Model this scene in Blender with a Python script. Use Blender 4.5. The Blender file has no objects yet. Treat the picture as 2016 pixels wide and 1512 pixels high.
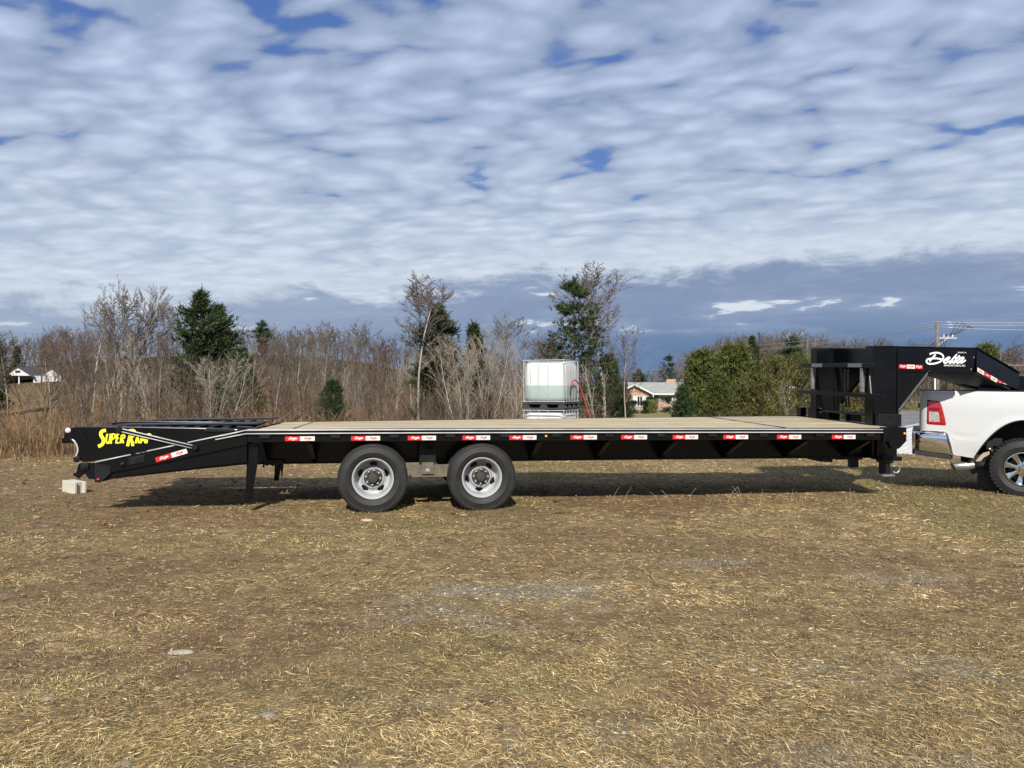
import bpy, bmesh, math, random
import numpy as np
from mathutils import Vector, Matrix

scene = bpy.context.scene
COL = scene.collection
rad = math.radians

# ------------------------------------------------------------------ camera
CAM_Z = 1.42
FPX = 1500.0                      # focal length in pixels of the 2016 px wide photograph
cam_data = bpy.data.cameras.new("camera")
cam_data.sensor_width = 36.0
cam_data.lens = 36.0 * FPX / 2016.0
cam_data.clip_start = 0.05
cam_data.clip_end = 3000.0
cam = bpy.data.objects.new("camera", cam_data)
cam.location = (0, 0, CAM_Z)
cam.rotation_euler = (rad(90.46), 0, 0)
COL.objects.link(cam)
scene.camera = cam

# ------------------------------------------------------------------ light
SUN_EL, SUN_AZ = 36.5, 181.0       # degrees; azimuth clockwise from +Y (the view direction)
world = bpy.data.worlds.new("World")
scene.world = world
world.use_nodes = True
SKY_STRENGTH = 0.1
sun_dir = Vector((math.sin(rad(SUN_AZ)) * math.cos(rad(SUN_EL)), math.cos(rad(SUN_AZ)) * math.cos(rad(SUN_EL)), math.sin(rad(SUN_EL))))
sun_data = bpy.data.lights.new("sun", "SUN")
sun_data.energy = 4.9
sun_data.angle = rad(0.55)
sun_data.color = (1.0, 0.945, 0.86)
sun = bpy.data.objects.new("sun", sun_data)
sun.rotation_euler = (-sun_dir).to_track_quat("-Z", "Y").to_euler()
COL.objects.link(sun)
vs = scene.view_settings
vs.view_transform = "Standard"
vs.look = "None"
vs.exposure = 0.3
vs.gamma = 1.0
vs.use_curve_mapping = False
scene.cycles.use_denoising = True
scene.cycles.max_bounces = 6
scene.cycles.diffuse_bounces = 3
scene.cycles.glossy_bounces = 4
scene.cycles.transparent_max_bounces = 8


def build_sky():
    nt = world.node_tree
    N, L = nt.nodes, nt.links
    N.clear()
    out = N.new("ShaderNodeOutputWorld")
    bg = N.new("ShaderNodeBackground")
    bg.inputs["Strength"].default_value = SKY_STRENGTH
    L.new(bg.outputs[0], out.inputs[0])
    sky = N.new("ShaderNodeTexSky")
    sky.sky_type = "NISHITA"
    sky.sun_disc = False
    sky.sun_elevation = rad(SUN_EL)
    sky.sun_rotation = rad(SUN_AZ)
    sky.altitude = 400
    sky.air_density = 1.0
    sky.dust_density = 0.6
    sky.ozone_density = 2.0
    tc = N.new("ShaderNodeTexCoord")
    sep = N.new("ShaderNodeSeparateXYZ")
    L.new(tc.outputs["Generated"], sep.inputs[0])
    X, Y, Z = sep.outputs

    def val(v):
        n = N.new("ShaderNodeValue"); n.outputs[0].default_value = v; return n.outputs[0]

    def m(op, a, b=None, c=None, clamp=False):
        n = N.new("ShaderNodeMath"); n.operation = op; n.use_clamp = clamp
        for i, v in enumerate((a, b, c)):
            if v is None: continue
            if isinstance(v, (int, float)): n.inputs[i].default_value = v
            else: L.new(v, n.inputs[i])
        return n.outputs[0]

    def comb(x, y, z):
        n = N.new("ShaderNodeCombineXYZ")
        for i, v in enumerate((x, y, z)):
            if isinstance(v, (int, float)): n.inputs[i].default_value = v
            else: L.new(v, n.inputs[i])
        return n.outputs[0]

    def noise(vec, scale, detail, rough, dist=0.0):
        n = N.new("ShaderNodeTexNoise")
        n.inputs["Scale"].default_value = scale
        n.inputs["Detail"].default_value = detail
        n.inputs["Roughness"].default_value = rough
        n.inputs["Distortion"].default_value = dist
        L.new(vec, n.inputs["Vector"])
        return n.outputs["Fac"]

    def ss(v, a, b, lo=0.0, hi=1.0):
        n = N.new("ShaderNodeMapRange"); n.interpolation_type = "SMOOTHSTEP"
        L.new(v, n.inputs["Value"])
        n.inputs["From Min"].default_value = a; n.inputs["From Max"].default_value = b
        n.inputs["To Min"].default_value = lo; n.inputs["To Max"].default_value = hi
        return n.outputs["Result"]

    def rgb(r, g, b):
        n = N.new("ShaderNodeRGB"); k = 1.0 / SKY_STRENGTH
        n.outputs[0].default_value = (r * k, g * k, b * k, 1); return n.outputs[0]

    def mix(f, a, b):
        n = N.new("ShaderNodeMix"); n.data_type = "RGBA"
        if isinstance(f, (int, float)): n.inputs["Factor"].default_value = f
        else: L.new(f, n.inputs["Factor"])
        L.new(a, n.inputs["A"]); L.new(b, n.inputs["B"])
        return n.outputs["Result"]

    zc = m("MAXIMUM", Z, 0.0)
    den = m("ADD", zc, 0.10)
    u = m("DIVIDE", X, den)
    v = m("DIVIDE", Y, den)
    # the cloud sheet, seen in perspective: soft cells in rows that are turned a little
    warp = N.new("ShaderNodeTexNoise"); warp.inputs["Scale"].default_value = 1.6; warp.inputs["Detail"].default_value = 3
    L.new(comb(u, v, 1.3), warp.inputs["Vector"])
    wsub = N.new("ShaderNodeVectorMath"); wsub.operation = "SUBTRACT"; wsub.inputs[1].default_value = (0.5, 0.5, 0.5)
    L.new(warp.outputs["Color"], wsub.inputs[0])
    wsc = N.new("ShaderNodeVectorMath"); wsc.operation = "SCALE"; wsc.inputs["Scale"].default_value = 0.32
    L.new(wsub.outputs[0], wsc.inputs[0])
    ur = m("ADD", m("MULTIPLY", u, 0.80), m("MULTIPLY", v, -0.16))
    vr = m("ADD", m("MULTIPLY", v, 1.12), m("MULTIPLY", u, 0.26))
    padd = N.new("ShaderNodeVectorMath"); padd.operation = "ADD"
    L.new(comb(ur, vr, 0.0), padd.inputs[0]); L.new(wsc.outputs[0], padd.inputs[1])
    P = padd.outputs[0]

    def cells(scale, smooth):
        n = N.new("ShaderNodeTexVoronoi"); n.voronoi_dimensions = "2D"; n.feature = "SMOOTH_F1"
        n.inputs["Scale"].default_value = scale; n.inputs["Smoothness"].default_value = smooth
        L.new(P, n.inputs["Vector"]); return n.outputs["Distance"]

    c1 = cells(5.8, 0.5)
    c2 = cells(12.5, 0.5)
    n_big = noise(P, 1.1, 2, 0.45)
    n_mid = noise(P, 5.5, 6, 0.56)
    n_fine = noise(comb(u, m("MULTIPLY", v, 1.3), 9.1), 13.0, 4, 0.55)
    puff = m("ADD", m("MULTIPLY", m("SUBTRACT", 0.42, c1), 1.15), m("MULTIPLY", m("SUBTRACT", 0.42, c2), 0.55))
    puff = m("ADD", puff, m("MULTIPLY", m("SUBTRACT", n_mid, 0.5), 1.25))
    cover = m("ADD", puff, m("MULTIPLY", m("SUBTRACT", n_big, 0.5), 1.7))
    cover = m("ADD", cover, m("MULTIPLY", m("SUBTRACT", n_fine, 0.5), 0.45))
    cover = m("ADD", cover, ss(zc, 0.16, 0.30, 0.40, 0.0))
    mask = ss(cover, -0.70, -0.30)
    lightness = m("ADD", m("MULTIPLY", puff, 0.95), m("MULTIPLY", m("SUBTRACT", n_fine, 0.5), 0.30))
    lightness = m("ADD", lightness, m("MULTIPLY", m("SUBTRACT", n_big, 0.5), 0.9))
    lightness = m("ADD", m("MULTIPLY", lightness, 1.0), 0.40, clamp=True)
    c_hi = mix(lightness, rgb(0.215, 0.280, 0.425), rgb(0.440, 0.518, 0.690))
    c_lo = mix(lightness, rgb(0.365, 0.437, 0.555), rgb(0.525, 0.598, 0.70))
    cloud = mix(ss(zc, 0.15, 0.38), c_lo, c_hi)
    col = mix(mask, mix(0.65, sky.outputs[0], rgb(0.045, 0.115, 0.38)), cloud)
    # the darker bank low down, its top ragged and higher to the right
    az = m("DIVIDE", X, m("SQRT", m("ADD", m("ADD", m("MULTIPLY", X, X), m("MULTIPLY", Y, Y)), 0.0001)))
    B = comb(m("MULTIPLY", az, 4.2), m("MULTIPLY", Z, 11.0), m("MULTIPLY", Y, 0.6))
    nb = noise(B, 2.4, 7, 0.64, 0.3)
    nb2 = noise(comb(m("MULTIPLY", az, 2.6), m("MULTIPLY", Z, 13.0), m("ADD", m("MULTIPLY", Y, 0.6), 5.0)), 3.2, 7, 0.62, 0.2)
    top = m("ADD", m("ADD", m("MULTIPLY", az, 0.052), 0.145), m("MULTIPLY", m("MULTIPLY", az, az), -0.065))
    edge = m("ADD", m("SUBTRACT", top, Z), m("MULTIPLY", m("SUBTRACT", nb, 0.5), 0.14))
    bank = m("MULTIPLY", ss(edge, -0.012, 0.022), ss(az, -0.55, 0.15, 0.70, 1.0))
    shade = ss(Z, 0.025, 0.115)
    c_bank = mix(shade, rgb(0.105, 0.178, 0.315), rgb(0.195, 0.255, 0.385))
    c_bank = mix(ss(nb2, 0.42, 0.66, 0.0, 0.55), c_bank, rgb(0.275, 0.345, 0.475))
    gap = m("MULTIPLY", ss(nb2, 0.60, 0.665), m("MULTIPLY", ss(Z, 0.045, 0.07), ss(Z, 0.15, 0.12)))
    c_bank = mix(gap, c_bank, rgb(0.56, 0.62, 0.68))
    blue_low = ss(Z, 0.085, 0.045)
    c_bank = mix(m("MULTIPLY", blue_low, 0.8), c_bank, mix(ss(nb, 0.35, 0.7), rgb(0.102, 0.175, 0.312), rgb(0.15, 0.22, 0.352)))
    glow = m("MULTIPLY", ss(edge, -0.06, -0.004), 0.55)
    col = mix(glow, col, rgb(0.56, 0.62, 0.69))
    col = mix(bank, col, c_bank)
    L.new(col, bg.inputs["Color"])


build_sky()

# ------------------------------------------------------------------ helpers
rng = np.random.default_rng(7)
random.seed(7)


def at(px, py, depth):
    """World point at a given distance ahead, seen at that place of the 2016 x 1512 photograph."""
    t = rad(0.46)
    d = np.array([(px - 1008) / FPX, 1.0, (756 - py) / FPX])
    c, s = math.cos(t), math.sin(t)
    d = np.array([d[0], d[1] * c - d[2] * s, d[1] * s + d[2] * c])
    p = d * depth / d[1]
    return Vector((p[0], p[1], p[2] + CAM_Z))


def _hash(ix, iy, seed):
    n = (ix.astype(np.int64) * 374761393 + iy.astype(np.int64) * 668265263 + seed * 974634777) & 0x7fffffff
    n = ((n ^ (n >> 13)) * 1274126177) & 0x7fffffff
    n = n ^ (n >> 16)
    return (n & 0xffff) / 65535.0


def vnoise(x, y, seed=0):
    x = np.asarray(x, float); y = np.asarray(y, float)
    ix, iy = np.floor(x), np.floor(y)
    fx, fy = x - ix, y - iy
    fx = fx * fx * (3 - 2 * fx); fy = fy * fy * (3 - 2 * fy)
    a = _hash(ix, iy, seed); b = _hash(ix + 1, iy, seed)
    c = _hash(ix, iy + 1, seed); d = _hash(ix + 1, iy + 1, seed)
    return a + (b - a) * fx + (c - a) * fy + (a - b - c + d) * fx * fy


def fbm(x, y, seed=0, octaves=4):
    s, a, t = 0.0, 1.0, 0.0
    for o in range(octaves):
        s = s + a * vnoise(np.asarray(x) * 2 ** o, np.asarray(y) * 2 ** o, seed + o * 17)
        t += a; a *= 0.5
    return s / t


def sstep(v, a, b):
    t = np.clip((np.asarray(v, float) - a) / (b - a), 0, 1)
    return t * t * (3 - 2 * t)


_HPX = np.array([-900, -200, 0, 130, 400, 600, 720, 800, 1000, 1260, 1350, 1450, 1600, 1750, 1900, 2016, 2300, 3000])
_HZ = np.array([6.0, 7.5, 8.6, 10.0, 12.0, 12.2, 10.0, 7.8, 5.0, 2.0, 4.2, 9.4, 10.2, 7.0, 5.2, 5.6, 5.0, 5.0])


def height(x, y):
    """The lie of the land: a nearly level field, a dip with the trees beyond it, wooded hills behind."""
    x = np.asarray(x, float); y = np.asarray(y, float)
    h = -0.014 - 0.0085 * 30 * np.tanh((x + 0.36) / 30)
    near = np.clip(1 - np.maximum(y - 12, 0) / 25, 0, 1)
    h = h + (fbm(x * 0.45, y * 0.45, 3, 3) - 0.5) * 0.10 * near * (0.35 + 0.65 * sstep(np.abs(y - 9.3), 1.2, 3.0))
    h = h + (fbm(x * 2.6, y * 2.6, 11, 3) - 0.5) * 0.045 * near
    yy = np.maximum(y, 1.0)
    az = x / yy
    valley = -2.6 + 1.25 * sstep(az, 0.02, 0.16)
    h = h + valley * sstep(y, 16.5, 46)
    h = h - 0.9 * sstep(az, 0.40, 0.5) * sstep(y, 17.5, 28)
    crest = np.interp(1008 + FPX * az, _HPX, _HZ)
    rise = sstep(y, 112, 200)
    h = h * (1 - 0.55 * rise) + crest * rise
    h = h + (fbm(x * 0.03, y * 0.03, 5, 3) - 0.5) * 3.0 * sstep(y, 90, 180)
    h = h + 6.0 * sstep(y, 260, 700) * (fbm(x * 0.004, y * 0.004, 8, 2) - 0.35)
    return h


def hz(x, y):
    return float(height(np.array([x]), np.array([y]))[0])


class MB:
    """Collects simple shapes; build() links them as one mesh object."""

    def __init__(self):
        self.V, self.F, self.M = [], [], []

    def add(self, verts, faces, mi=0):
        o = len(self.V)
        self.V.extend([tuple(v) for v in verts])
        for f in faces:
            self.F.append(tuple(i + o for i in f)); self.M.append(mi)

    def box(self, x0, x1, y0, y1, z0, z1, nx=1, mi=0):
        vs_, fs = [], []
        for i in range(nx + 1):
            x = x0 + (x1 - x0) * i / nx
            vs_ += [(x, y0, z0), (x, y1, z0), (x, y1, z1), (x, y0, z1)]
        for i in range(nx):
            a, b = i * 4, i * 4 + 4
            for k in range(4):
                fs.append((a + k, b + k, b + (k + 1) % 4, a + (k + 1) % 4))
        fs.append((0, 1, 2, 3)); fs.append((nx * 4 + 3, nx * 4 + 2, nx * 4 + 1, nx * 4))
        self.add(vs_, fs, mi)
        return self

    def obox(self, c, ax, ay, az, hx, hy, hz_, mi=0):
        c, ax, ay, az = (Vector(q) for q in (c, ax, ay, az))
        vs_ = []
        for sx, sy, sz in ((-1, -1, -1), (1, -1, -1), (1, 1, -1), (-1, 1, -1), (-1, -1, 1), (1, -1, 1), (1, 1, 1), (-1, 1, 1)):
            vs_.append(c + ax * hx * sx + ay * hy * sy + az * hz_ * sz)
        self.add(vs_, [(0, 3, 2, 1), (4, 5, 6, 7), (0, 1, 5, 4), (1, 2, 6, 5), (2, 3, 7, 6), (3, 0, 4, 7)], mi)
        return self

    def prism(self, poly, y0, y1, plane="xz", mi=0):
        """A flat outline given in two axes, pulled out along the third."""
        n = len(poly)
        area = sum(poly[i][0] * poly[(i + 1) % n][1] - poly[(i + 1) % n][0] * poly[i][1] for i in range(n))
        if area < 0: poly = poly[::-1]
        if plane == "xz":
            A = [(p[0], y0, p[1]) for p in poly]; B = [(p[0], y1, p[1]) for p in poly]
        elif plane == "yz":
            A = [(y1, p[0], p[1]) for p in poly]; B = [(y0, p[0], p[1]) for p in poly]
        else:
            A = [(p[0], p[1], y1) for p in poly]; B = [(p[0], p[1], y0) for p in poly]
        fs = [tuple(range(n)), tuple(range(2 * n - 1, n - 1, -1))]
        for i in range(n):
            j = (i + 1) % n
            fs.append((i, i + n, j + n, j))
        self.add(A + B, fs, mi)
        return self

    def tube(self, pts, r, n=8, caps=True, mi=0):
        pts = [Vector(p) for p in pts]
        rs = r if isinstance(r, (list, tuple)) else [r] * len(pts)
        ref = None
        rings = []
        for i, p in enumerate(pts):
            a = pts[max(i - 1, 0)]; b = pts[min(i + 1, len(pts) - 1)]
            d = (b - a).normalized()
            if ref is None:
                ref = Vector((0, 0, 1)) if abs(d.z) < 0.9 else Vector((1, 0, 0))
            u = d.cross(ref).normalized(); w = u.cross(d).normalized(); ref = w
            rings.append([p + (u * math.cos(2 * math.pi * k / n) + w * math.sin(2 * math.pi * k / n)) * rs[i] for k in range(n)])
        vs_ = [v for ring in rings for v in ring]
        fs = []
        for i in range(len(pts) - 1):
            for k in range(n):
                a = i * n + k; b = i * n + (k + 1) % n
                fs.append((a, b, b + n, a + n))
        if caps:
            fs.append(tuple(range(n - 1, -1, -1)))
            fs.append(tuple(range((len(pts) - 1) * n, len(pts) * n)))
        self.add(vs_, fs, mi)
        return self

    def lathe(self, prof, c=(0, 0, 0), n=48, axis="y", mi=0, skip=None):
        """prof: list of (radius, offset along axis)."""
        vs_, fs = [], []
        for (r, o) in prof:
            for k in range(n):
                a = 2 * math.pi * k / n
                if axis == "y": v = (c[0] + r * math.cos(a), c[1] + o, c[2] + r * math.sin(a))
                elif axis == "x": v = (c[0] + o, c[1] + r * math.cos(a), c[2] + r * math.sin(a))
                else: v = (c[0] + r * math.cos(a), c[1] + r * math.sin(a), c[2] + o)
                vs_.append(v)
        for i in range(len(prof) - 1):
            for k in range(n):
                if skip and skip(i, k, n): continue
                a = i * n + k; b = i * n + (k + 1) % n
                fs.append((a, b, b + n, a + n))
        self.add(vs_, fs, mi)
        return self

    def mesh(self, name, mats=None, smooth=False, deform=None, fixnormals=False):
        me = bpy.data.meshes.new(name)
        V = self.V
        if deform is not None:
            V = deform(np.array(V, float))
        me.from_pydata([tuple(v) for v in V], [], self.F)
        for mt in (mats or []):
            me.materials.append(mt)
        if mats and len(mats) > 1:
            me.polygons.foreach_set("material_index", self.M)
        if fixnormals:
            bm = bmesh.new(); bm.from_mesh(me); bmesh.ops.recalc_face_normals(bm, faces=bm.faces); bm.to_mesh(me); bm.free()
        if smooth:
            me.polygons.foreach_set("use_smooth", [True] * len(me.polygons))
        me.update()
        return me


def link(name, data, parent=None, loc=None, rot=None, scale=None):
    o = bpy.data.objects.new(name, data)
    COL.objects.link(o)
    if parent is not None: o.parent = parent
    if loc is not None: o.location = loc
    if rot is not None: o.rotation_euler = rot
    if scale is not None: o.scale = scale
    return o


def tag(o, label=None, category=None, group=None, kind=None):
    if label: o["label"] = label
    if category: o["category"] = category
    if group: o["group"] = group
    if kind: o["kind"] = kind
    return o


def soften(o, width=0.004, seg=2, angle=35):
    b = o.modifiers.new("edges", "BEVEL")
    b.width = width; b.segments = seg; b.limit_method = "ANGLE"; b.angle_limit = rad(angle)
    return o


def smooth_by_angle(me, angle=35):
    me.polygons.foreach_set("use_smooth", [True] * len(me.polygons))
    try:
        me.set_sharp_from_angle(angle=rad(angle))
    except Exception:
        pass
    return me


def np_mesh(name, V, F, mats, col=None, smooth=False):
    """A mesh from numpy arrays; F has 3 or 4 columns."""
    me = bpy.data.meshes.new(name)
    nv, nf, k = len(V), len(F), F.shape[1]
    me.vertices.add(nv)
    me.vertices.foreach_set("co", np.ascontiguousarray(V, np.float32).ravel())
    me.loops.add(nf * k)
    me.loops.foreach_set("vertex_index", np.ascontiguousarray(F, np.int32).ravel())
    me.polygons.add(nf)
    me.polygons.foreach_set("loop_start", np.arange(0, nf * k, k, dtype=np.int32))
    me.polygons.foreach_set("loop_total", np.full(nf, k, np.int32))
    me.polygons.foreach_set("use_smooth", np.full(nf, smooth, bool))
    if col is not None:
        at_ = me.color_attributes.new("tint", "FLOAT_COLOR", "POINT")
        c4 = np.ones((nv, 4), np.float32); c4[:, :3] = col
        at_.data.foreach_set("color", c4.ravel())
    for mt in mats: me.materials.append(mt)
    me.update(calc_edges=True)
    me.validate()
    return me


# ------------------------------------------------------------------ materials
def new_mat(name):
    mt = bpy.data.materials.new(name); mt.use_nodes = True
    nt = mt.node_tree
    return mt, nt, nt.nodes["Principled BSDF"]


def plain(name, c, rough=0.5, metal=0.0, vary=0.12, scale=8.0, bump=0.0, bscale=60.0, coat=0.0, spec=0.5, rvary=0.08):
    mt, nt, b = new_mat(name)
    N, L = nt.nodes, nt.links
    b.inputs["Metallic"].default_value = metal
    b.inputs["Specular IOR Level"].default_value = spec
    b.inputs["Coat Weight"].default_value = coat
    b.inputs["Coat Roughness"].default_value = 0.06
    tc = N.new("ShaderNodeTexCoord")
    n = N.new("ShaderNodeTexNoise"); n.inputs["Scale"].default_value = scale; n.inputs["Detail"].default_value = 5
    L.new(tc.outputs["Object"], n.inputs["Vector"])
    r = N.new("ShaderNodeMapRange"); L.new(n.outputs["Fac"], r.inputs["Value"])
    r.inputs["From Min"].default_value = 0.25; r.inputs["From Max"].default_value = 0.75
    r.inputs["To Min"].default_value = 1 - vary; r.inputs["To Max"].default_value = 1 + vary
    mu = N.new("ShaderNodeVectorMath"); mu.operation = "SCALE"; mu.inputs[0].default_value = c
    L.new(r.outputs["Result"], mu.inputs["Scale"]); L.new(mu.outputs[0], b.inputs["Base Color"])
    r2 = N.new("ShaderNodeMapRange"); L.new(n.outputs["Fac"], r2.inputs["Value"])
    r2.inputs["To Min"].default_value = max(rough - rvary, 0.02); r2.inputs["To Max"].default_value = rough + rvary
    L.new(r2.outputs["Result"], b.inputs["Roughness"])
    if bump:
        n2 = N.new("ShaderNodeTexNoise"); n2.inputs["Scale"].default_value = bscale; n2.inputs["Detail"].default_value = 4
        L.new(tc.outputs["Object"], n2.inputs["Vector"])
        bp = N.new("ShaderNodeBump"); bp.inputs["Strength"].default_value = bump; bp.inputs["Distance"].default_value = 0.01
        L.new(n2.outputs["Fac"], bp.inputs["Height"]); L.new(bp.outputs[0], b.inputs["Normal"])
    return mt


def tinted(name, rough=0.75, mul=(1, 1, 1), spec=0.25, transl=0.0, rand=0.0):
    """Colour from the mesh's own 'tint' attribute (each blade, twig or needle has its colour)."""
    mt, nt, b = new_mat(name)
    N, L = nt.nodes, nt.links
    a = N.new("ShaderNodeAttribute"); a.attribute_name = "tint"
    mu = N.new("ShaderNodeVectorMath"); mu.operation = "MULTIPLY"; mu.inputs[1].default_value = mul
    L.new(a.outputs["Color"], mu.inputs[0])
    src = mu.outputs[0]
    if rand:
        oi = N.new("ShaderNodeObjectInfo")
        r = N.new("ShaderNodeMapRange"); L.new(oi.outputs["Random"], r.inputs["Value"])
        r.inputs["To Min"].default_value = 1 - rand; r.inputs["To Max"].default_value = 1 + rand
        m2 = N.new("ShaderNodeVectorMath"); m2.operation = "SCALE"
        L.new(src, m2.inputs[0]); L.new(r.outputs["Result"], m2.inputs["Scale"]); src = m2.outputs[0]
    L.new(src, b.inputs["Base Color"])
    b.inputs["Roughness"].default_value = rough
    b.inputs["Specular IOR Level"].default_value = spec
    if transl:
        tr = N.new("ShaderNodeBsdfTranslucent"); L.new(src, tr.inputs["Color"])
        mx = N.new("ShaderNodeMixShader"); mx.inputs[0].default_value = transl
        L.new(b.outputs[0], mx.inputs[1]); L.new(tr.outputs[0], mx.inputs[2])
        L.new(mx.outputs[0], nt.nodes["Material Output"].inputs["Surface"])
    return mt

# ------------------------------------------------------------------ ground sheet
def graded(a, b, fine_a, fine_b, fine, growth):
    v = list(np.arange(fine_a, fine_b + 1e-6, fine))
    s = fine
    while v[-1] < b:
        s *= growth; v.append(v[-1] + s)
    s = fine
    while v[0] > a:
        s *= growth; v.insert(0, v[0] - s)
    return np.array(v)


# patches, shared by the blades and the stones: where the turf is worn through
GRAVEL_SPOTS = [(0.0, 5.35, 0.85, 0.5, 1.0), (-0.35, 4.75, 0.6, 0.3, 0.7), (1.05, 4.3, 0.5, 0.35, 0.6), (0.15, 3.35, 0.8, 0.4, 0.6), (2.0, 4.05, 0.9, 0.5, 0.75),
                (1.35, 2.85, 0.8, 0.3, 0.8), (3.0, 5.9, 0.7, 0.4, 0.6), (-0.75, 2.75, 0.55, 0.25, 0.6), (2.5, 3.1, 0.7, 0.35, 0.75), (1.6, 6.4, 0.8, 0.3, 0.6), (0.7, 2.6, 0.6, 0.3, 0.8)]


def gravel_field(x, y):
    g = np.zeros_like(x)
    for (cx, cy, rx, ry, wt) in GRAVEL_SPOTS:
        d = ((x - cx) / rx) ** 2 + ((y - cy) / ry) ** 2
        g = np.maximum(g, wt * np.exp(-d * 1.1))
    return np.clip(g * (2.6 * fbm(x * 2.2, y * 3.4, 31, 4) - 0.72), 0, 1)


def green_field(x, y):
    g = sstep(fbm(x * 0.55 + 3.1, y * 0.8, 41, 4), 0.50, 0.70) * (0.35 + 0.65 * sstep(y, 3.4, 5.5))
    g = np.maximum(g, 0.75 * np.exp(-(((x + 2.6) / 1.4) ** 2 + ((y - 7.1) / 0.55) ** 2)))
    g = np.maximum(g, 0.8 * sstep(x, 3.4, 6.0) * sstep(y, 8.3, 9.4) * sstep(y, 19, 13))
    g = np.maximum(g, 0.55 * np.exp(-(((x + 0.6) / 0.9) ** 2 + ((y - 4.3) / 0.4) ** 2)))
    return g


def bare_field(x, y):
    b = 0.75 * sstep(fbm(x * 0.8 - 7.7, y * 1.1, 61, 4), 0.52, 0.70)
    b = np.maximum(b, 0.5 * sstep(fbm(x * 0.28 + 4.0, y * 1.0 + x * 0.12, 65, 4), 0.56, 0.66))     # old wheel tracks
    b = np.maximum(b, 0.95 * sstep(x, -2.2, -4.4) * sstep(y, 6.4, 8.2) * sstep(y, 15.5, 12.5))
    b = np.maximum(b, 0.6 * np.exp(-(((x + 3.0) / 1.6) ** 2 + ((y - 8.0) / 0.35) ** 2)))
    return b


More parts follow.
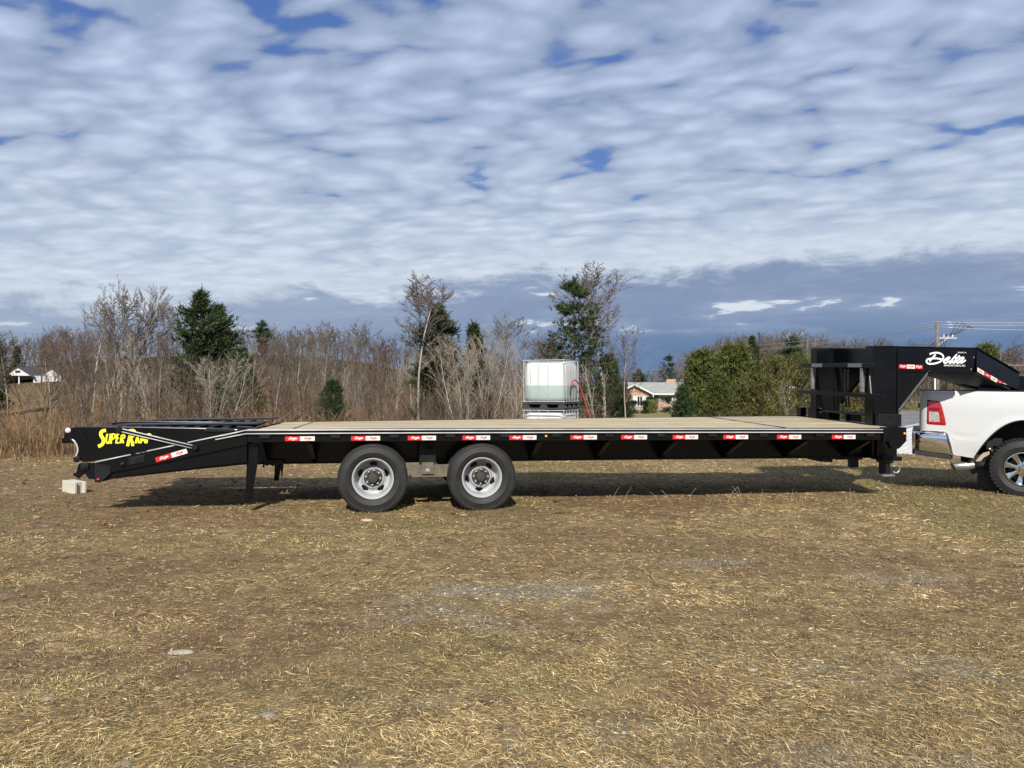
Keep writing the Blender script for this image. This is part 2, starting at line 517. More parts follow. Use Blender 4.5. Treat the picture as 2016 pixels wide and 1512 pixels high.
def ground_material():
    mt, nt, b = new_mat("ground")
    N, L = nt.nodes, nt.links
    tc = N.new("ShaderNodeTexCoord")
    P = tc.outputs["Object"]

    def noise(scale, detail=5, rough=0.6, vec=P, dist=0.0):
        n = N.new("ShaderNodeTexNoise"); n.inputs["Scale"].default_value = scale; n.inputs["Detail"].default_value = detail
        n.inputs["Roughness"].default_value = rough; n.inputs["Distortion"].default_value = dist
        L.new(vec, n.inputs["Vector"]); return n.outputs["Fac"]

    def ramp(v, stops):
        r = N.new("ShaderNodeValToRGB"); L.new(v, r.inputs[0])
        e = r.color_ramp.elements
        while len(e) < len(stops): e.new(0.5)
        for i, (p, c) in enumerate(stops):
            e[i].position = p; e[i].color = (*c, 1)
        return r.outputs[0]

    def ss(v, a, c, lo=0.0, hi=1.0):
        n = N.new("ShaderNodeMapRange"); n.interpolation_type = "SMOOTHSTEP"; L.new(v, n.inputs["Value"])
        n.inputs["From Min"].default_value = a; n.inputs["From Max"].default_value = c
        n.inputs["To Min"].default_value = lo; n.inputs["To Max"].default_value = hi
        return n.outputs["Result"]

    def mix(f, a, c):
        n = N.new("ShaderNodeMix"); n.data_type = "RGBA"
        if isinstance(f, float): n.inputs["Factor"].default_value = f
        else: L.new(f, n.inputs["Factor"])
        L.new(a, n.inputs["A"]); L.new(c, n.inputs["B"]); return n.outputs["Result"]

    soil = ramp(noise(5.5, 8, 0.68), [(0.30, (0.105, 0.072, 0.037)), (0.50, (0.245, 0.175, 0.086)), (0.70, (0.42, 0.315, 0.158))])
    fine = noise(42, 6, 0.7)
    soil = mix(ss(fine, 0.50, 0.72, 0.0, 0.65), soil, ramp(noise(90, 3), [(0.3, (0.38, 0.30, 0.17)), (0.7, (0.52, 0.42, 0.25))]))
    # how worn each place is: gravel, bare soil, living turf
    at_ = N.new("ShaderNodeAttribute"); at_.attribute_name = "tint"
    sp_ = N.new("ShaderNodeSeparateColor"); L.new(at_.outputs["Color"], sp_.inputs[0])

    def mul(a_, b_):
        n = N.new("ShaderNodeMath"); n.operation = "MULTIPLY"; n.use_clamp = True
        for q, v_ in enumerate((a_, b_)):
            if isinstance(v_, float): n.inputs[q].default_value = v_
            else: L.new(v_, n.inputs[q])
        return n.outputs[0]

    clay = ramp(noise(14, 6, 0.65), [(0.3, (0.095, 0.052, 0.028)), (0.5, (0.165, 0.100, 0.056)), (0.72, (0.28, 0.185, 0.108))])
    soil = mix(mul(ss(sp_.outputs[1], 0.15, 0.75), ss(noise(3.0, 5, 0.6), 0.35, 0.6, 0.25, 0.7)), soil, clay)
    soil = mix(mul(ss(sp_.outputs[2], 0.2, 0.8), 0.45), soil, ramp(noise(30, 5, 0.7), [(0.3, (0.085, 0.080, 0.030)), (0.7, (0.27, 0.225, 0.095))]))
    # worn gravel, stone by stone
    vor = N.new("ShaderNodeTexVoronoi"); vor.inputs["Scale"].default_value = 85
    L.new(P, vor.inputs["Vector"])
    grit = ramp(vor.outputs["Color"], [(0.15, (0.12, 0.098, 0.070)), (0.5, (0.26, 0.228, 0.172)), (0.9, (0.50, 0.45, 0.35))])
    soil = mix(mul(ss(sp_.outputs[0], 0.10, 0.75), ss(fine, 0.35, 0.62, 0.15, 0.85)), soil, grit)
    # meadow and wood floor farther off
    sep = N.new("ShaderNodeSeparateXYZ"); L.new(P, sep.inputs[0])
    far = ss(sep.outputs["Y"], 14.0, 24.0)
    meadow = ramp(noise(0.35, 6, 0.65), [(0.3, (0.105, 0.066, 0.032)), (0.5, (0.165, 0.108, 0.050)), (0.72, (0.21, 0.155, 0.072))])
    lawn_x = ss(sep.outputs["X"], 8.0, 14.0)
    lawn = ramp(noise(0.5, 6, 0.65), [(0.3, (0.13, 0.125, 0.05)), (0.7, (0.26, 0.215, 0.10))])
    meadow = mix(lawn_x, meadow, lawn)
    wood = ramp(noise(0.12, 6, 0.7), [(0.3, (0.050, 0.037, 0.027)), (0.7, (0.090, 0.067, 0.048))])
    meadow = mix(ss(sep.outputs["Y"], 120.0, 170.0), meadow, wood)
    L.new(mix(far, soil, meadow), b.inputs["Base Color"])
    b.inputs["Roughness"].default_value = 0.95
    b.inputs["Specular IOR Level"].default_value = 0.1
    bp = N.new("ShaderNodeBump"); bp.inputs["Strength"].default_value = 0.9; bp.inputs["Distance"].default_value = 0.03
    ma = N.new("ShaderNodeMath"); ma.operation = "ADD"
    L.new(fine, ma.inputs[0]); L.new(noise(11, 6, 0.7), ma.inputs[1])
    L.new(ma.outputs[0], bp.inputs["Height"]); L.new(bp.outputs[0], b.inputs["Normal"])
    return mt


def build_ground():
    xs = graded(-900, 900, -10, 10, 0.125, 1.09)
    ys = graded(-120, 1500, 1.8, 15, 0.115, 1.075)
    gx, gy = np.meshgrid(xs, ys)
    V = np.stack([gx, gy, height(gx, gy)], -1).reshape(-1, 3)
    nx, ny = len(xs), len(ys)
    i = np.arange(nx - 1)[None, :] + nx * np.arange(ny - 1)[:, None]
    F = np.stack([i, i + 1, i + 1 + nx, i + nx], -1).reshape(-1, 4)
    o = link("ground", np_mesh("ground", V, F, [ground_material()], np.stack([gravel_field(V[:, 0], V[:, 1]), bare_field(V[:, 0], V[:, 1]), green_field(V[:, 0], V[:, 1])], -1), smooth=True))
    tag(o, "field of dry worn grass, bare soil and gravel under the trailer", "ground", kind="structure")


build_ground()

def build_grass():
    n_img, n_area = 560000, 105000
    r = np.random.default_rng(21)
    py = r.uniform(118, 800, n_img)
    y1 = CAM_Z * FPX / py
    y2 = r.uniform(2.0, 17.5, n_area)
    y = np.concatenate([y1, y2])
    y = y[(y > 1.7) & (y < 18.5)]
    y = np.concatenate([y, r.uniform(9, 18, 28000)])
    x = r.uniform(-1, 1, len(y)) * (0.80 * y + 1.2)
    gv, gr, ba = gravel_field(x, y), green_field(x, y), bare_field(x, y)
    clump = fbm(x * 5.5, y * 5.5, 71, 3)
    keep = (0.34 + 0.72 * sstep(clump, 0.30, 0.62)) * (1 - 0.88 * gv) * (1 - 0.72 * ba)
    k = r.random(len(x)) < keep
    x, y, gv, gr, ba, clump = (q[k] for q in (x, y, gv, gr, ba, clump))
    n = len(x)
    z = height(x, y)
    up = r.random(n)
    standing = up > (0.88 - 0.22 * gr)
    elev = np.where(standing, r.uniform(0.45, 1.25, n), np.abs(r.normal(0.12, 0.13, n)))
    flow = fbm(x * 0.7, y * 0.7, 81, 3) * 9.0
    phi = flow + r.normal(0, 1.15, n)
    far = np.clip(y / 6.0, 0.75, 2.6)
    ln = np.where(standing, r.uniform(0.014, 0.040, n) * (0.8 + 0.7 * gr), r.gamma(3.0, 0.0115, n) + 0.009) * (0.72 + 0.28 * far)
    long_ = r.random(n) < 0.006
    ln = np.where(long_, ln * 2.4, ln)
    w = r.uniform(0.0013, 0.0034, n) * np.clip(y / 3.6, 0.8, 4.5) ** 0.85
    w = np.where(r.random(n) < 0.06, w * 1.8, w)
    d = np.stack([np.cos(phi), np.sin(phi)], -1)
    s = np.stack([-np.sin(phi), np.cos(phi)], -1)
    roll = r.uniform(-0.9, 0.9, n)
    sw = np.stack([s[:, 0] * np.cos(roll), s[:, 1] * np.cos(roll), np.sin(roll)], -1)
    base = np.stack([x, y, z + r.uniform(0.0, 0.006, n)], -1)
    ce, se = np.cos(elev), np.sin(elev)
    mid = base + np.stack([d[:, 0] * ce, d[:, 1] * ce, se], -1) * (ln * 0.55)[:, None]
    e2 = elev - np.where(standing, r.uniform(0.1, 0.9, n), r.uniform(-0.1, 0.35, n))
    tip = mid + np.stack([d[:, 0] * np.cos(e2), d[:, 1] * np.cos(e2), np.sin(e2)], -1) * (ln * 0.45)[:, None]
    tip[:, :2] += s * (r.normal(0, 0.16, n) * ln)[:, None]
    zt = height(tip[:, 0], tip[:, 1]); tip[:, 2] = np.maximum(tip[:, 2], zt + 0.002)
    zm = height(mid[:, 0], mid[:, 1]); mid[:, 2] = np.maximum(mid[:, 2], zm + 0.004)
    W = sw * w[:, None]
    V = np.stack([base, mid + W * 0.5, mid - W * 0.5, tip], 1).reshape(-1, 3)
    o = np.arange(n)[:, None] * 4
    F = np.concatenate([o + [0, 1, 2], o + [2, 1, 3]], 0)
    # straw, tan, brown and olive blades
    pal = np.array([[0.64, 0.495, 0.25], [0.49, 0.352, 0.168], [0.33, 0.228, 0.108], [0.16, 0.102, 0.054], [0.78, 0.655, 0.40]])
    grn = np.array([[0.25, 0.235, 0.078], [0.36, 0.31, 0.12], [0.165, 0.168, 0.055]])
    c = pal[r.choice(5, n, p=[0.27, 0.30, 0.23, 0.12, 0.08])]
    g = grn[r.choice(3, n)]
    isg = r.random(n) < (0.05 + 0.46 * gr)
    c = np.where(isg[:, None], g, c) * np.array([1.0, 0.985, 0.93])
    pale = sstep(fbm(x * 0.9, y * 1.3, 91, 3), 0.5, 0.68)
    c = c * (0.86 + 0.26 * pale)[:, None] * r.uniform(0.38, 1.45, n)[:, None]
    brown = np.array([0.30, 0.195, 0.105]) * r.uniform(0.6, 1.3, (n, 1))
    c = np.where((r.random(n) < 0.55 * ba)[:, None], brown, c)
    col = np.repeat(c, 4, 0)
    me = np_mesh("grass", V, F, [tinted("grass_blades", 0.6, spec=0.3, transl=0.12)], col)
    tag(link("grass", me), "short dry straw coloured grass with olive patches covering the field", "grass", kind="stuff")


build_grass()


def stones(name, x, y, size, col, label, category, mat, seed):
    r = np.random.default_rng(seed)
    n = len(x)
    base = np.array([[1, 0, 0], [-1, 0, 0], [0, 1, 0], [0, -1, 0], [0, 0, 1], [0, 0, -1]], float)
    tri = np.array([[0, 2, 4], [2, 1, 4], [1, 3, 4], [3, 0, 4], [2, 0, 5], [1, 2, 5], [3, 1, 5], [0, 3, 5]])
    sc = size[:, None, None] * np.array([1, 0.8, 0.5]) * r.uniform(0.7, 1.3, (n, 1, 3))
    V = base[None] * sc + r.normal(0, 0.16, (n, 6, 3)) * size[:, None, None]
    a = r.uniform(0, 6.28, n)
    R = np.zeros((n, 3, 3)); R[:, 0, 0] = np.cos(a); R[:, 0, 1] = -np.sin(a); R[:, 1, 0] = np.sin(a); R[:, 1, 1] = np.cos(a); R[:, 2, 2] = 1
    V = np.einsum("nij,nkj->nki", R, V)
    V += np.stack([x, y, height(x, y) + size * 0.2], -1)[:, None]
    F = (tri[None] + (np.arange(n) * 6)[:, None, None]).reshape(-1, 3)
    me = np_mesh(name, V.reshape(-1, 3), F, [mat], np.repeat(col, 6, 0))
    return tag(link(name, me), label, category, kind="stuff")


def build_gravel():
    r = np.random.default_rng(5)
    n = 120000
    y = CAM_Z * FPX / r.uniform(150, 790, n)
    x = r.uniform(-1, 1, n) * (0.78 * y + 0.6)
    g = gravel_field(x, y)
    k = r.random(n) < (g * 0.80 + 0.016)
    x, y = x[k], y[k]
    size = r.gamma(2.2, 0.0017, len(x)) + 0.0016
    size *= np.clip(y / 4.2, 0.85, 2.0) ** 0.6
    v = r.beta(1.5, 2.6, len(x)) * 0.46 + 0.09
    col = np.stack([v * 1.08, v * 0.96, v * r.uniform(0.68, 0.80, len(x))], -1)
    stones("gravel", x, y, size, col, "pale grey crushed gravel showing through the worn turf", "gravel", tinted("gravel_stones", 0.85, spec=0.3), 6)
    # crumbs of brown soil
    n = 60000
    y = CAM_Z * FPX / r.uniform(110, 780, n); x = r.uniform(-1, 1, n) * (0.78 * y + 0.6)
    b = bare_field(x, y)
    k = r.random(n) < (b * 0.40 + 0.05)
    x, y = x[k], y[k]
    size = r.gamma(2.0, 0.003, len(x)) + 0.002
    size *= np.clip(y / 5, 0.8, 2.0)
    c = np.array([0.155, 0.108, 0.064]) * r.uniform(0.6, 1.7, (len(x), 1))
    stones("soil_crumbs", x, y, size, c, "crumbs of brown soil on the bare worn ground", "soil", tinted("soil_crumb", 0.95, spec=0.1), 8)


build_gravel()


# ------------------------------------------------------------------ plants made of thin tapered tubes
def tubes_np(P0, P1, R0, R1, n):
    P0, P1 = np.asarray(P0, float), np.asarray(P1, float)
    R0, R1 = np.asarray(R0, float), np.asarray(R1, float)
    d = P1 - P0; d /= np.maximum(np.linalg.norm(d, axis=1, keepdims=True), 1e-9)
    ref = np.where(np.abs(d[:, 2:3]) < 0.9, np.array([[0, 0, 1.0]]), np.array([[1.0, 0, 0]]))
    u = np.cross(d, ref); u /= np.linalg.norm(u, axis=1, keepdims=True); w = np.cross(u, d)
    a = 2 * np.pi * np.arange(n) / n
    ring = u[:, None] * np.cos(a)[None, :, None] + w[:, None] * np.sin(a)[None, :, None]
    V = np.concatenate([P0[:, None] + ring * R0[:, None, None], P1[:, None] + ring * R1[:, None, None]], 1)
    k = np.arange(n); k2 = (k + 1) % n
    q = np.stack([k, k2, k2 + n, k + n], -1)
    F = (q[None] + (np.arange(len(P0)) * 2 * n)[:, None, None]).reshape(-1, 4)
    return V.reshape(-1, 3), F


def grow(r, p, d, length, rad0, level, spec, segs, tip=None):
    """One branch and its children. spec[level] = (pieces, wander, lift, children, spread, ratio, start)"""
    pieces, wander, lift, kids, spread, ratio, start = spec[level]
    pts, dirs = [p], [d]
    rad1 = rad0 * (0.22 if level == 0 else 0.35)
    for i in range(pieces):
        d = d + np.array([r.normal(0, wander), r.normal(0, wander), r.normal(0, wander * 0.7) + lift])
        d = d / np.linalg.norm(d)
        p2 = p + d * (length / pieces)
        f0, f1 = i / pieces, (i + 1) / pieces
        segs.append((level, p, p2, rad0 + (rad1 - rad0) * f0, rad0 + (rad1 - rad0) * f1))
        p = p2; pts.append(p); dirs.append(d)
    if level + 1 >= len(spec): return
    for k in range(kids):
        f = start + (1 - start) * ((k + r.random()) / kids)
        fi = min(int(f * pieces), pieces - 1)
        q = pts[fi] + (pts[fi + 1] - pts[fi]) * (f * pieces - fi)
        dd = dirs[fi + 1]
        a = r.uniform(0, 2 * math.pi)
        ref = np.array([1.0, 0, 0]) if abs(dd[0]) < 0.8 else np.array([0, 1.0, 0])
        u = np.cross(dd, ref); u /= np.linalg.norm(u); w = np.cross(dd, u)
        sp = spread * r.uniform(0.75, 1.25)
        nd = dd * math.cos(sp) + (u * math.cos(a) + w * math.sin(a)) * math.sin(sp)
        g = (f - start) / max(1 - start, 1e-3)
        cl = length * ratio * r.uniform(0.7, 1.2) * (crown_shape[0](g) if level == 0 else 1.0 - 0.38 * g)
        rr = (rad0 + (rad1 - rad0) * f) * (0.48 if level == 0 else 0.58)
        grow(r, q, nd / np.linalg.norm(nd), cl, max(rr, spec_min[0]), level + 1, spec, segs)


spec_min = [0.012]
crown_shape = [lambda g: 1.0 - 0.55 * g]
ROUND = lambda g: 0.55 + 0.55 * math.sin(math.pi * min(g * 0.9 + 0.08, 1)) - 0.25 * g
FAN = lambda g: 0.55 + 0.55 * g if g < 0.6 else 0.88 - 0.75 * (g - 0.6)


def bark_material(name, dark, light, scale=9.0):
    mt, nt, b = new_mat(name)
    N, L = nt.nodes, nt.links
    tc = N.new("ShaderNodeTexCoord")
    mp = N.new("ShaderNodeMapping"); mp.inputs["Scale"].default_value = (1, 1, 0.35)
    L.new(tc.outputs["Object"], mp.inputs["Vector"])
    n = N.new("ShaderNodeTexNoise"); n.inputs["Scale"].default_value = scale; n.inputs["Detail"].default_value = 4
    L.new(mp.outputs[0], n.inputs["Vector"])
    r = N.new("ShaderNodeValToRGB"); L.new(n.outputs["Fac"], r.inputs[0])
    r.color_ramp.elements[0].position = 0.36; r.color_ramp.elements[0].color = (*dark, 1)
    r.color_ramp.elements[1].position = 0.60; r.color_ramp.elements[1].color = (*light, 1)
    L.new(r.outputs[0], b.inputs["Base Color"])
    b.inputs["Roughness"].default_value = 0.9; b.inputs["Specular IOR Level"].default_value = 0.15
    return mt


BARK_PALE = bark_material("pale_bark", (0.16, 0.135, 0.11), (0.44, 0.40, 0.34), 3.0)
BARK_GREY = bark_material("grey_bark", (0.09, 0.072, 0.058), (0.27, 0.235, 0.20), 3.0)
TWIG_GREY = plain("grey_twigs", (0.125, 0.104, 0.085), 0.9, vary=0.25, scale=0.8, spec=0.1)
TWIG_RED = plain("reddish_twigs", (0.108, 0.068, 0.050), 0.9, vary=0.25, scale=0.8, spec=0.1)
TWIG_PALE = plain("pale_twigs", (0.285, 0.248, 0.200), 0.9, vary=0.2, scale=0.8, spec=0.1)


def bare_proto(seed, spec, h=12.0, r0=0.16, stems=1, lean=0.0, twig=0.014, kind_mats=(None, None), stem_spread=0.25, shape=None):
    crown_shape[0] = shape or ROUND
    r = np.random.default_rng(seed)
    spec_min[0] = twig
    segs = []
    for s in range(stems):
        a = 2 * math.pi * s / max(stems, 1) + r.uniform(0, 1)
        tilt = (stem_spread * r.uniform(0.5, 1.2) if stems > 1 else lean)
        d = np.array([math.cos(a) * tilt, math.sin(a) * tilt, 1.0]); d /= np.linalg.norm(d)
        grow(r, np.array([math.cos(a), math.sin(a), 0]) * (0.12 if stems > 1 else 0), d, h * r.uniform(0.85, 1.0), r0 * (0.7 if stems > 1 else 1), 0, spec, segs)
    lv = np.array([s[0] for s in segs])
    P0 = np.array([s[1] for s in segs]); P1 = np.array([s[2] for s in segs])
    R0 = np.array([s[3] for s in segs]); R1 = np.array([s[4] for s in segs])
    zmax = max(P1[:, 2].max(), 1e-3)
    k = 1.0 / zmax                                   # every prototype is one unit high and one unit wide
    P0, P1, R0, R1 = P0 * k, P1 * k, R0 * k, R1 * k
    hw = np.percentile(np.hypot(P1[:, 0], P1[:, 1]), 93)
    for Q in (P0, P1):
        Q[:, :2] *= 0.5 / hw
    R0 = R0 * min(1.5, 0.5 / hw * 0.42 + 0.3); R1 = R1 * min(1.5, 0.5 / hw * 0.42 + 0.3)
    t = lv == 0
    V, F = tubes_np(P0[t], P1[t], R0[t], R1[t], 7)
    trunk = np_mesh("trunk", V, F, [kind_mats[0]], smooth=True)
    b1 = (lv == 1); b2 = lv > 1
    Va, Fa = tubes_np(P0[b1], P1[b1], R0[b1], R1[b1], 4)
    Vb, Fb = tubes_np(P0[b2], P1[b2], R0[b2], R1[b2], 3)
    crown = np_mesh("crown", np.concatenate([Va, Vb]), np.concatenate([Fa, Fb + len(Va)]), [kind_mats[1]])
    return trunk, crown


#            pieces wander lift kids spread ratio start
SPREAD = [(9, 0.07, 0.03, 17, 0.72, 0.44, 0.26), (7, 0.13, 0.08, 7, 0.60, 0.46, 0.22), (5, 0.11, 0.07, 5, 0.58, 0.52, 0.25), (4, 0.12, 0.06, 3, 0.55, 0.55, 0.3), (2, 0.1, 0.04, 0, 0, 0, 0)]
TALL = [(10, 0.03, 0.02, 17, 0.55, 0.34, 0.50), (6, 0.10, 0.12, 7, 0.52, 0.48, 0.22), (5, 0.10, 0.10, 5, 0.52, 0.52, 0.25), (4, 0.11, 0.06, 3, 0.5, 0.55, 0.3), (2, 0.1, 0.03, 0, 0, 0, 0)]
OVAL = [(8, 0.04, 0.02, 20, 0.50, 0.38, 0.32), (6, 0.09, 0.12, 7, 0.46, 0.48, 0.22), (4, 0.13, 0.10, 5, 0.5, 0.52, 0.25), (3, 0.11, 0.06, 3, 0.5, 0.5, 0.3), (2, 0.1, 0.03, 0, 0, 0, 0)]
CLUMP = [(8, 0.06, 0.03, 11, 0.48, 0.36, 0.25), (6, 0.11, 0.10, 6, 0.5, 0.48, 0.22), (4, 0.15, 0.07, 5, 0.52, 0.52, 0.25), (3, 0.2, 0.03, 0, 0, 0, 0)]
WEEP = [(9, 0.10, 0.01, 14, 0.80, 0.42, 0.26), (7, 0.18, 0.06, 7, 0.66, 0.48, 0.22), (5, 0.2, 0.03, 5, 0.62, 0.52, 0.25), (4, 0.24, -0.01, 3, 0.55, 0.52, 0.3), (2, 0.2, 0, 0, 0, 0, 0)]

PROTO = {
    "spread": bare_proto(3, SPREAD, r0=0.24, kind_mats=(BARK_PALE, TWIG_GREY), twig=0.024),
    "spread_two": bare_proto(12, SPREAD, r0=0.36, stems=2, stem_spread=0.16, kind_mats=(BARK_PALE, TWIG_GREY), twig=0.026),
    "tall": bare_proto(5, TALL, shape=FAN, r0=0.22, kind_mats=(BARK_PALE, TWIG_GREY), twig=0.026),
    "tall_two": bare_proto(15, TALL, shape=FAN, r0=0.17, lean=0.06, kind_mats=(BARK_GREY, TWIG_GREY), twig=0.015),
    "oval": bare_proto(8, OVAL, r0=0.12, kind_mats=(BARK_GREY, TWIG_GREY), twig=0.017),
    "oval_red": bare_proto(9, OVAL, r0=0.11, kind_mats=(BARK_GREY, TWIG_RED), twig=0.017),
    "clump": bare_proto(11, CLUMP, r0=0.16, stems=4, stem_spread=0.22, kind_mats=(BARK_PALE, TWIG_PALE), twig=0.016),
    "clump_red": bare_proto(13, CLUMP, r0=0.11, stems=4, stem_spread=0.18, kind_mats=(BARK_GREY, TWIG_RED), twig=0.016),
    "weep": bare_proto(17, WEEP, r0=0.24, lean=0.08, kind_mats=(BARK_PALE, TWIG_GREY), twig=0.025),
    "sapling": bare_proto(19, CLUMP, r0=0.085, stems=1, lean=0.05, kind_mats=(BARK_PALE, TWIG_PALE), twig=0.016),
}

tree_no = [0]


def bare_tree(px, top, depth, proto, wide, label, rot=None, group="bare winter trees beyond the trailer", sink=0.15, lean=0.0):
    p = at(px, top, depth)
    z0 = hz(p.x, p.y) - sink
    h = p.z - z0
    tree_no[0] += 1
    e = link("bare_tree", None, loc=(p.x, p.y, z0), rot=(0, rad(lean), rot if rot is not None else tree_no[0] * 2.399), scale=(h * wide, h * wide, h))
    tag(e, label, "tree", group)
    tm, cm = PROTO[proto]
    link("trunk", tm, e); link("crown", cm, e)
    return e


# ------------------------------------------------------------------ evergreens
def needles(r, pts, outs, size, per, col_a, col_b, up=0.25):
    """Sprays of narrow needle tufts at the given points."""
    n = len(pts)
    base = np.repeat(pts, per, 0)
    o = np.repeat(outs, per, 0)
    d = o * 0.7 + r.normal(0, 0.62, (n * per, 3)) + np.array([0, 0, up])
    d /= np.linalg.norm(d, axis=1, keepdims=True)
    s = np.cross(d, r.normal(0, 1, (n * per, 3))); s /= np.maximum(np.linalg.norm(s, axis=1, keepdims=True), 1e-6)
    ln = size * r.gamma(5.0, 0.2, n * per)[:, None]
    wd = size * r.uniform(0.10, 0.24, n * per)[:, None]
    a = base - d * ln * 0.15
    V = np.stack([a - s * wd * 0.6, a + s * wd * 0.6, a + d * ln + s * wd * 0.35, a + d * ln * 1.05 - s * wd * 0.35], 1).reshape(-1, 3)
    F = np.arange(n * per * 4).reshape(-1, 4)
    t = r.random(n)[:, None]
    c = np.repeat(col_a * (1 - t) + col_b * t, per, 0) * r.uniform(0.6, 1.35, (n * per, 1))
    return V, F, np.repeat(c, 4, 0)


def evergreen_proto(seed, profile, tiers, per_tier, angle, droop, size, per, ca, cb, trunk_r=0.02, bare=0.05, gap=0.0, clusters=7, wob=0.25):
    """profile(t) = half width at height t (0..1), for a tree one unit high."""
    r = np.random.default_rng(seed)
    pts, outs, bs = [], [], []
    for i in range(tiers):
        t = bare + (1 - bare) * (i + r.uniform(-0.3, 0.3)) / tiers
        t = min(max(t, 0.02), 0.985)
        if r.random() < gap: continue
        for k in range(per_tier):
            a = r.uniform(0, 2 * math.pi)
            L_ = profile(t) * r.uniform(1 - wob * 1.6, 1 + wob)
            el = angle * r.uniform(0.6, 1.4)
            d = np.array([math.cos(a) * math.cos(el), math.sin(a) * math.cos(el), math.sin(el)])
            p0 = np.array([0, 0, t])
            prev = p0
            for q in range(1, 4):
                f = q / 3
                p = p0 + d * L_ * f + np.array([0, 0, -droop * L_ * f * f])
                bs.append((prev, p, 0.005 * (1.1 - f), 0.005 * (1.0 - f * 0.8))); prev = p
            for q in range(clusters):
                f = r.uniform(0.25, 1.0) ** 0.7
                p = p0 + d * L_ * f + np.array([0, 0, -droop * L_ * f * f]) + r.normal(0, 0.16 * profile(t) * 0.5 + 0.006, 3) * np.array([1, 1, 0.55])
                pts.append(p); outs.append(d)
    for q in range(30):
        pts.append(np.array([0, 0, 0.99]) + r.normal(0, 0.012, 3) - np.array([0, 0, abs(r.normal(0, 0.03))])); outs.append(np.array([0, 0, 1.0]))
    pts, outs = np.array(pts), np.array(outs)
    V, F, c = needles(r, pts, outs, size, per, np.array(ca), np.array(cb))
    crown = np_mesh("crown", V, F, [NEEDLE_MAT], c)
    z = np.linspace(0, 0.97, 9)
    x = np.cumsum(r.normal(0, 0.004, 9)); x -= x[0]
    P = np.stack([x, x * 0.5, z], -1)
    rr = trunk_r * (1 - z * 0.92)
    P0 = list(P[:-1]); P1 = list(P[1:]); R0 = list(rr[:-1]); R1 = list(rr[1:])
    for b in bs:
        P0.append(b[0]); P1.append(b[1]); R0.append(b[2]); R1.append(b[3])
    Vt, Ft = tubes_np(P0, P1, R0, R1, 5)
    return np_mesh("trunk", Vt, Ft, [BARK_GREY]), crown


NEEDLE_MAT = tinted("needles", 0.62, spec=0.3, transl=0.15, rand=0.12)
DG, MG, YG, OL = (0.020, 0.040, 0.016), (0.060, 0.090, 0.030), (0.162, 0.178, 0.040), (0.172, 0.158, 0.040)
EVER = {
    "pine": evergreen_proto(31, lambda t: 0.235 * min(1, 3.4 * (1 - t) + 0.10) * (0.82 + 0.18 * math.sin(t * 19)), 34, 9, 0.35, 0.10, 0.032, 8, DG, MG, 0.022, 0.03, clusters=9),
    "fir": evergreen_proto(33, lambda t: 0.235 * (1 - t) ** 0.75 + 0.02, 30, 8, 0.12, 0.15, 0.040, 6, DG, MG, 0.018, 0.05, clusters=8),
    "open_pine": evergreen_proto(35, lambda t: 0.30 * (1 - t) ** 0.62 + 0.03, 17, 7, 0.16, 0.05, 0.026, 9, DG, MG, 0.016, 0.10, gap=0.18, clusters=11, wob=0.4),
    "cedar": evergreen_proto(37, lambda t: 0.40 * (1 - t) ** 0.55 * min(1, 0.72 + t * 1.6) + 0.02, 30, 16, 0.62, -0.12, 0.036, 9, (0.034, 0.054, 0.016), YG, 0.020, 0.02, clusters=8),
    "cedar_dark": evergreen_proto(39, lambda t: 0.36 * (1 - t) ** 0.6 * min(1, 0.7 + t * 1.5) + 0.02, 26, 13, 0.45, 0.0, 0.036, 8, DG, MG, 0.020, 0.02, clusters=8),
    "shrub": evergreen_proto(41, lambda t: 0.55 * (1 - t) ** 0.45 * min(1, 0.6 + t * 2) + 0.03, 20, 14, 0.75, -0.2, 0.052, 7, (0.055, 0.064, 0.018), OL, 0.018, 0.02, clusters=6, wob=0.4),
    "high_pine": evergreen_proto(43, lambda t: (0.20 if t > 0.55 else 0.07) * min(1, 4 * (1 - t) + 0.2), 16, 7, 0.5, 0.1, 0.048, 5, DG, MG, 0.016, 0.30, gap=0.1, clusters=8, wob=0.4),
}


def evergreen(name, px, top, depth, proto, wide, label, group="evergreens among the bare trees", sink=0.1, rot=None):
    p = at(px, top, depth)
    z0 = hz(p.x, p.y) - sink
    h = p.z - z0
    tree_no[0] += 1
    e = link(name, None, loc=(p.x, p.y, z0), rot=(0, 0, rot if rot is not None else tree_no[0] * 1.73), scale=(h * wide, h * wide, h))
    tag(e, label, "tree", group)
    tm, cm = EVER[proto]
    link("trunk", tm, e); link("crown", cm, e)
    return e

# ------------------------------------------------------------------ woods on the hills, thickets, tall grass
def scatter_mesh(protos, X, Y, S, WS, ROT, TINT, name, mat, r, sink=0.1):
    """Many small plants in one mesh. protos: (V, F) arrays one unit high."""
    Vs, Fs, Cs, off = [], [], [], 0
    which = r.integers(0, len(protos), len(X))
    Z = height(X, Y) - sink
    for j, (V, F) in enumerate(protos):
        k = np.where(which == j)[0]
        if not len(k): continue
        c, s = np.cos(ROT[k])[:, None], np.sin(ROT[k])[:, None]
        vx = (V[None, :, 0] * c - V[None, :, 1] * s) * (S[k] * WS[k])[:, None] + X[k][:, None]
        vy = (V[None, :, 0] * s + V[None, :, 1] * c) * (S[k] * WS[k])[:, None] + Y[k][:, None]
        vz = V[None, :, 2] * S[k][:, None] + Z[k][:, None]
        Vs.append(np.stack([vx, vy, vz], -1).reshape(-1, 3))
        Fs.append((F[None] + (np.arange(len(k)) * len(V))[:, None, None]).reshape(-1, F.shape[1]) + off)
        Cs.append(np.repeat(TINT[k], len(V), 0))
        off += len(k) * len(V)
    return np_mesh(name, np.concatenate(Vs), np.concatenate(Fs), [mat], np.concatenate(Cs))


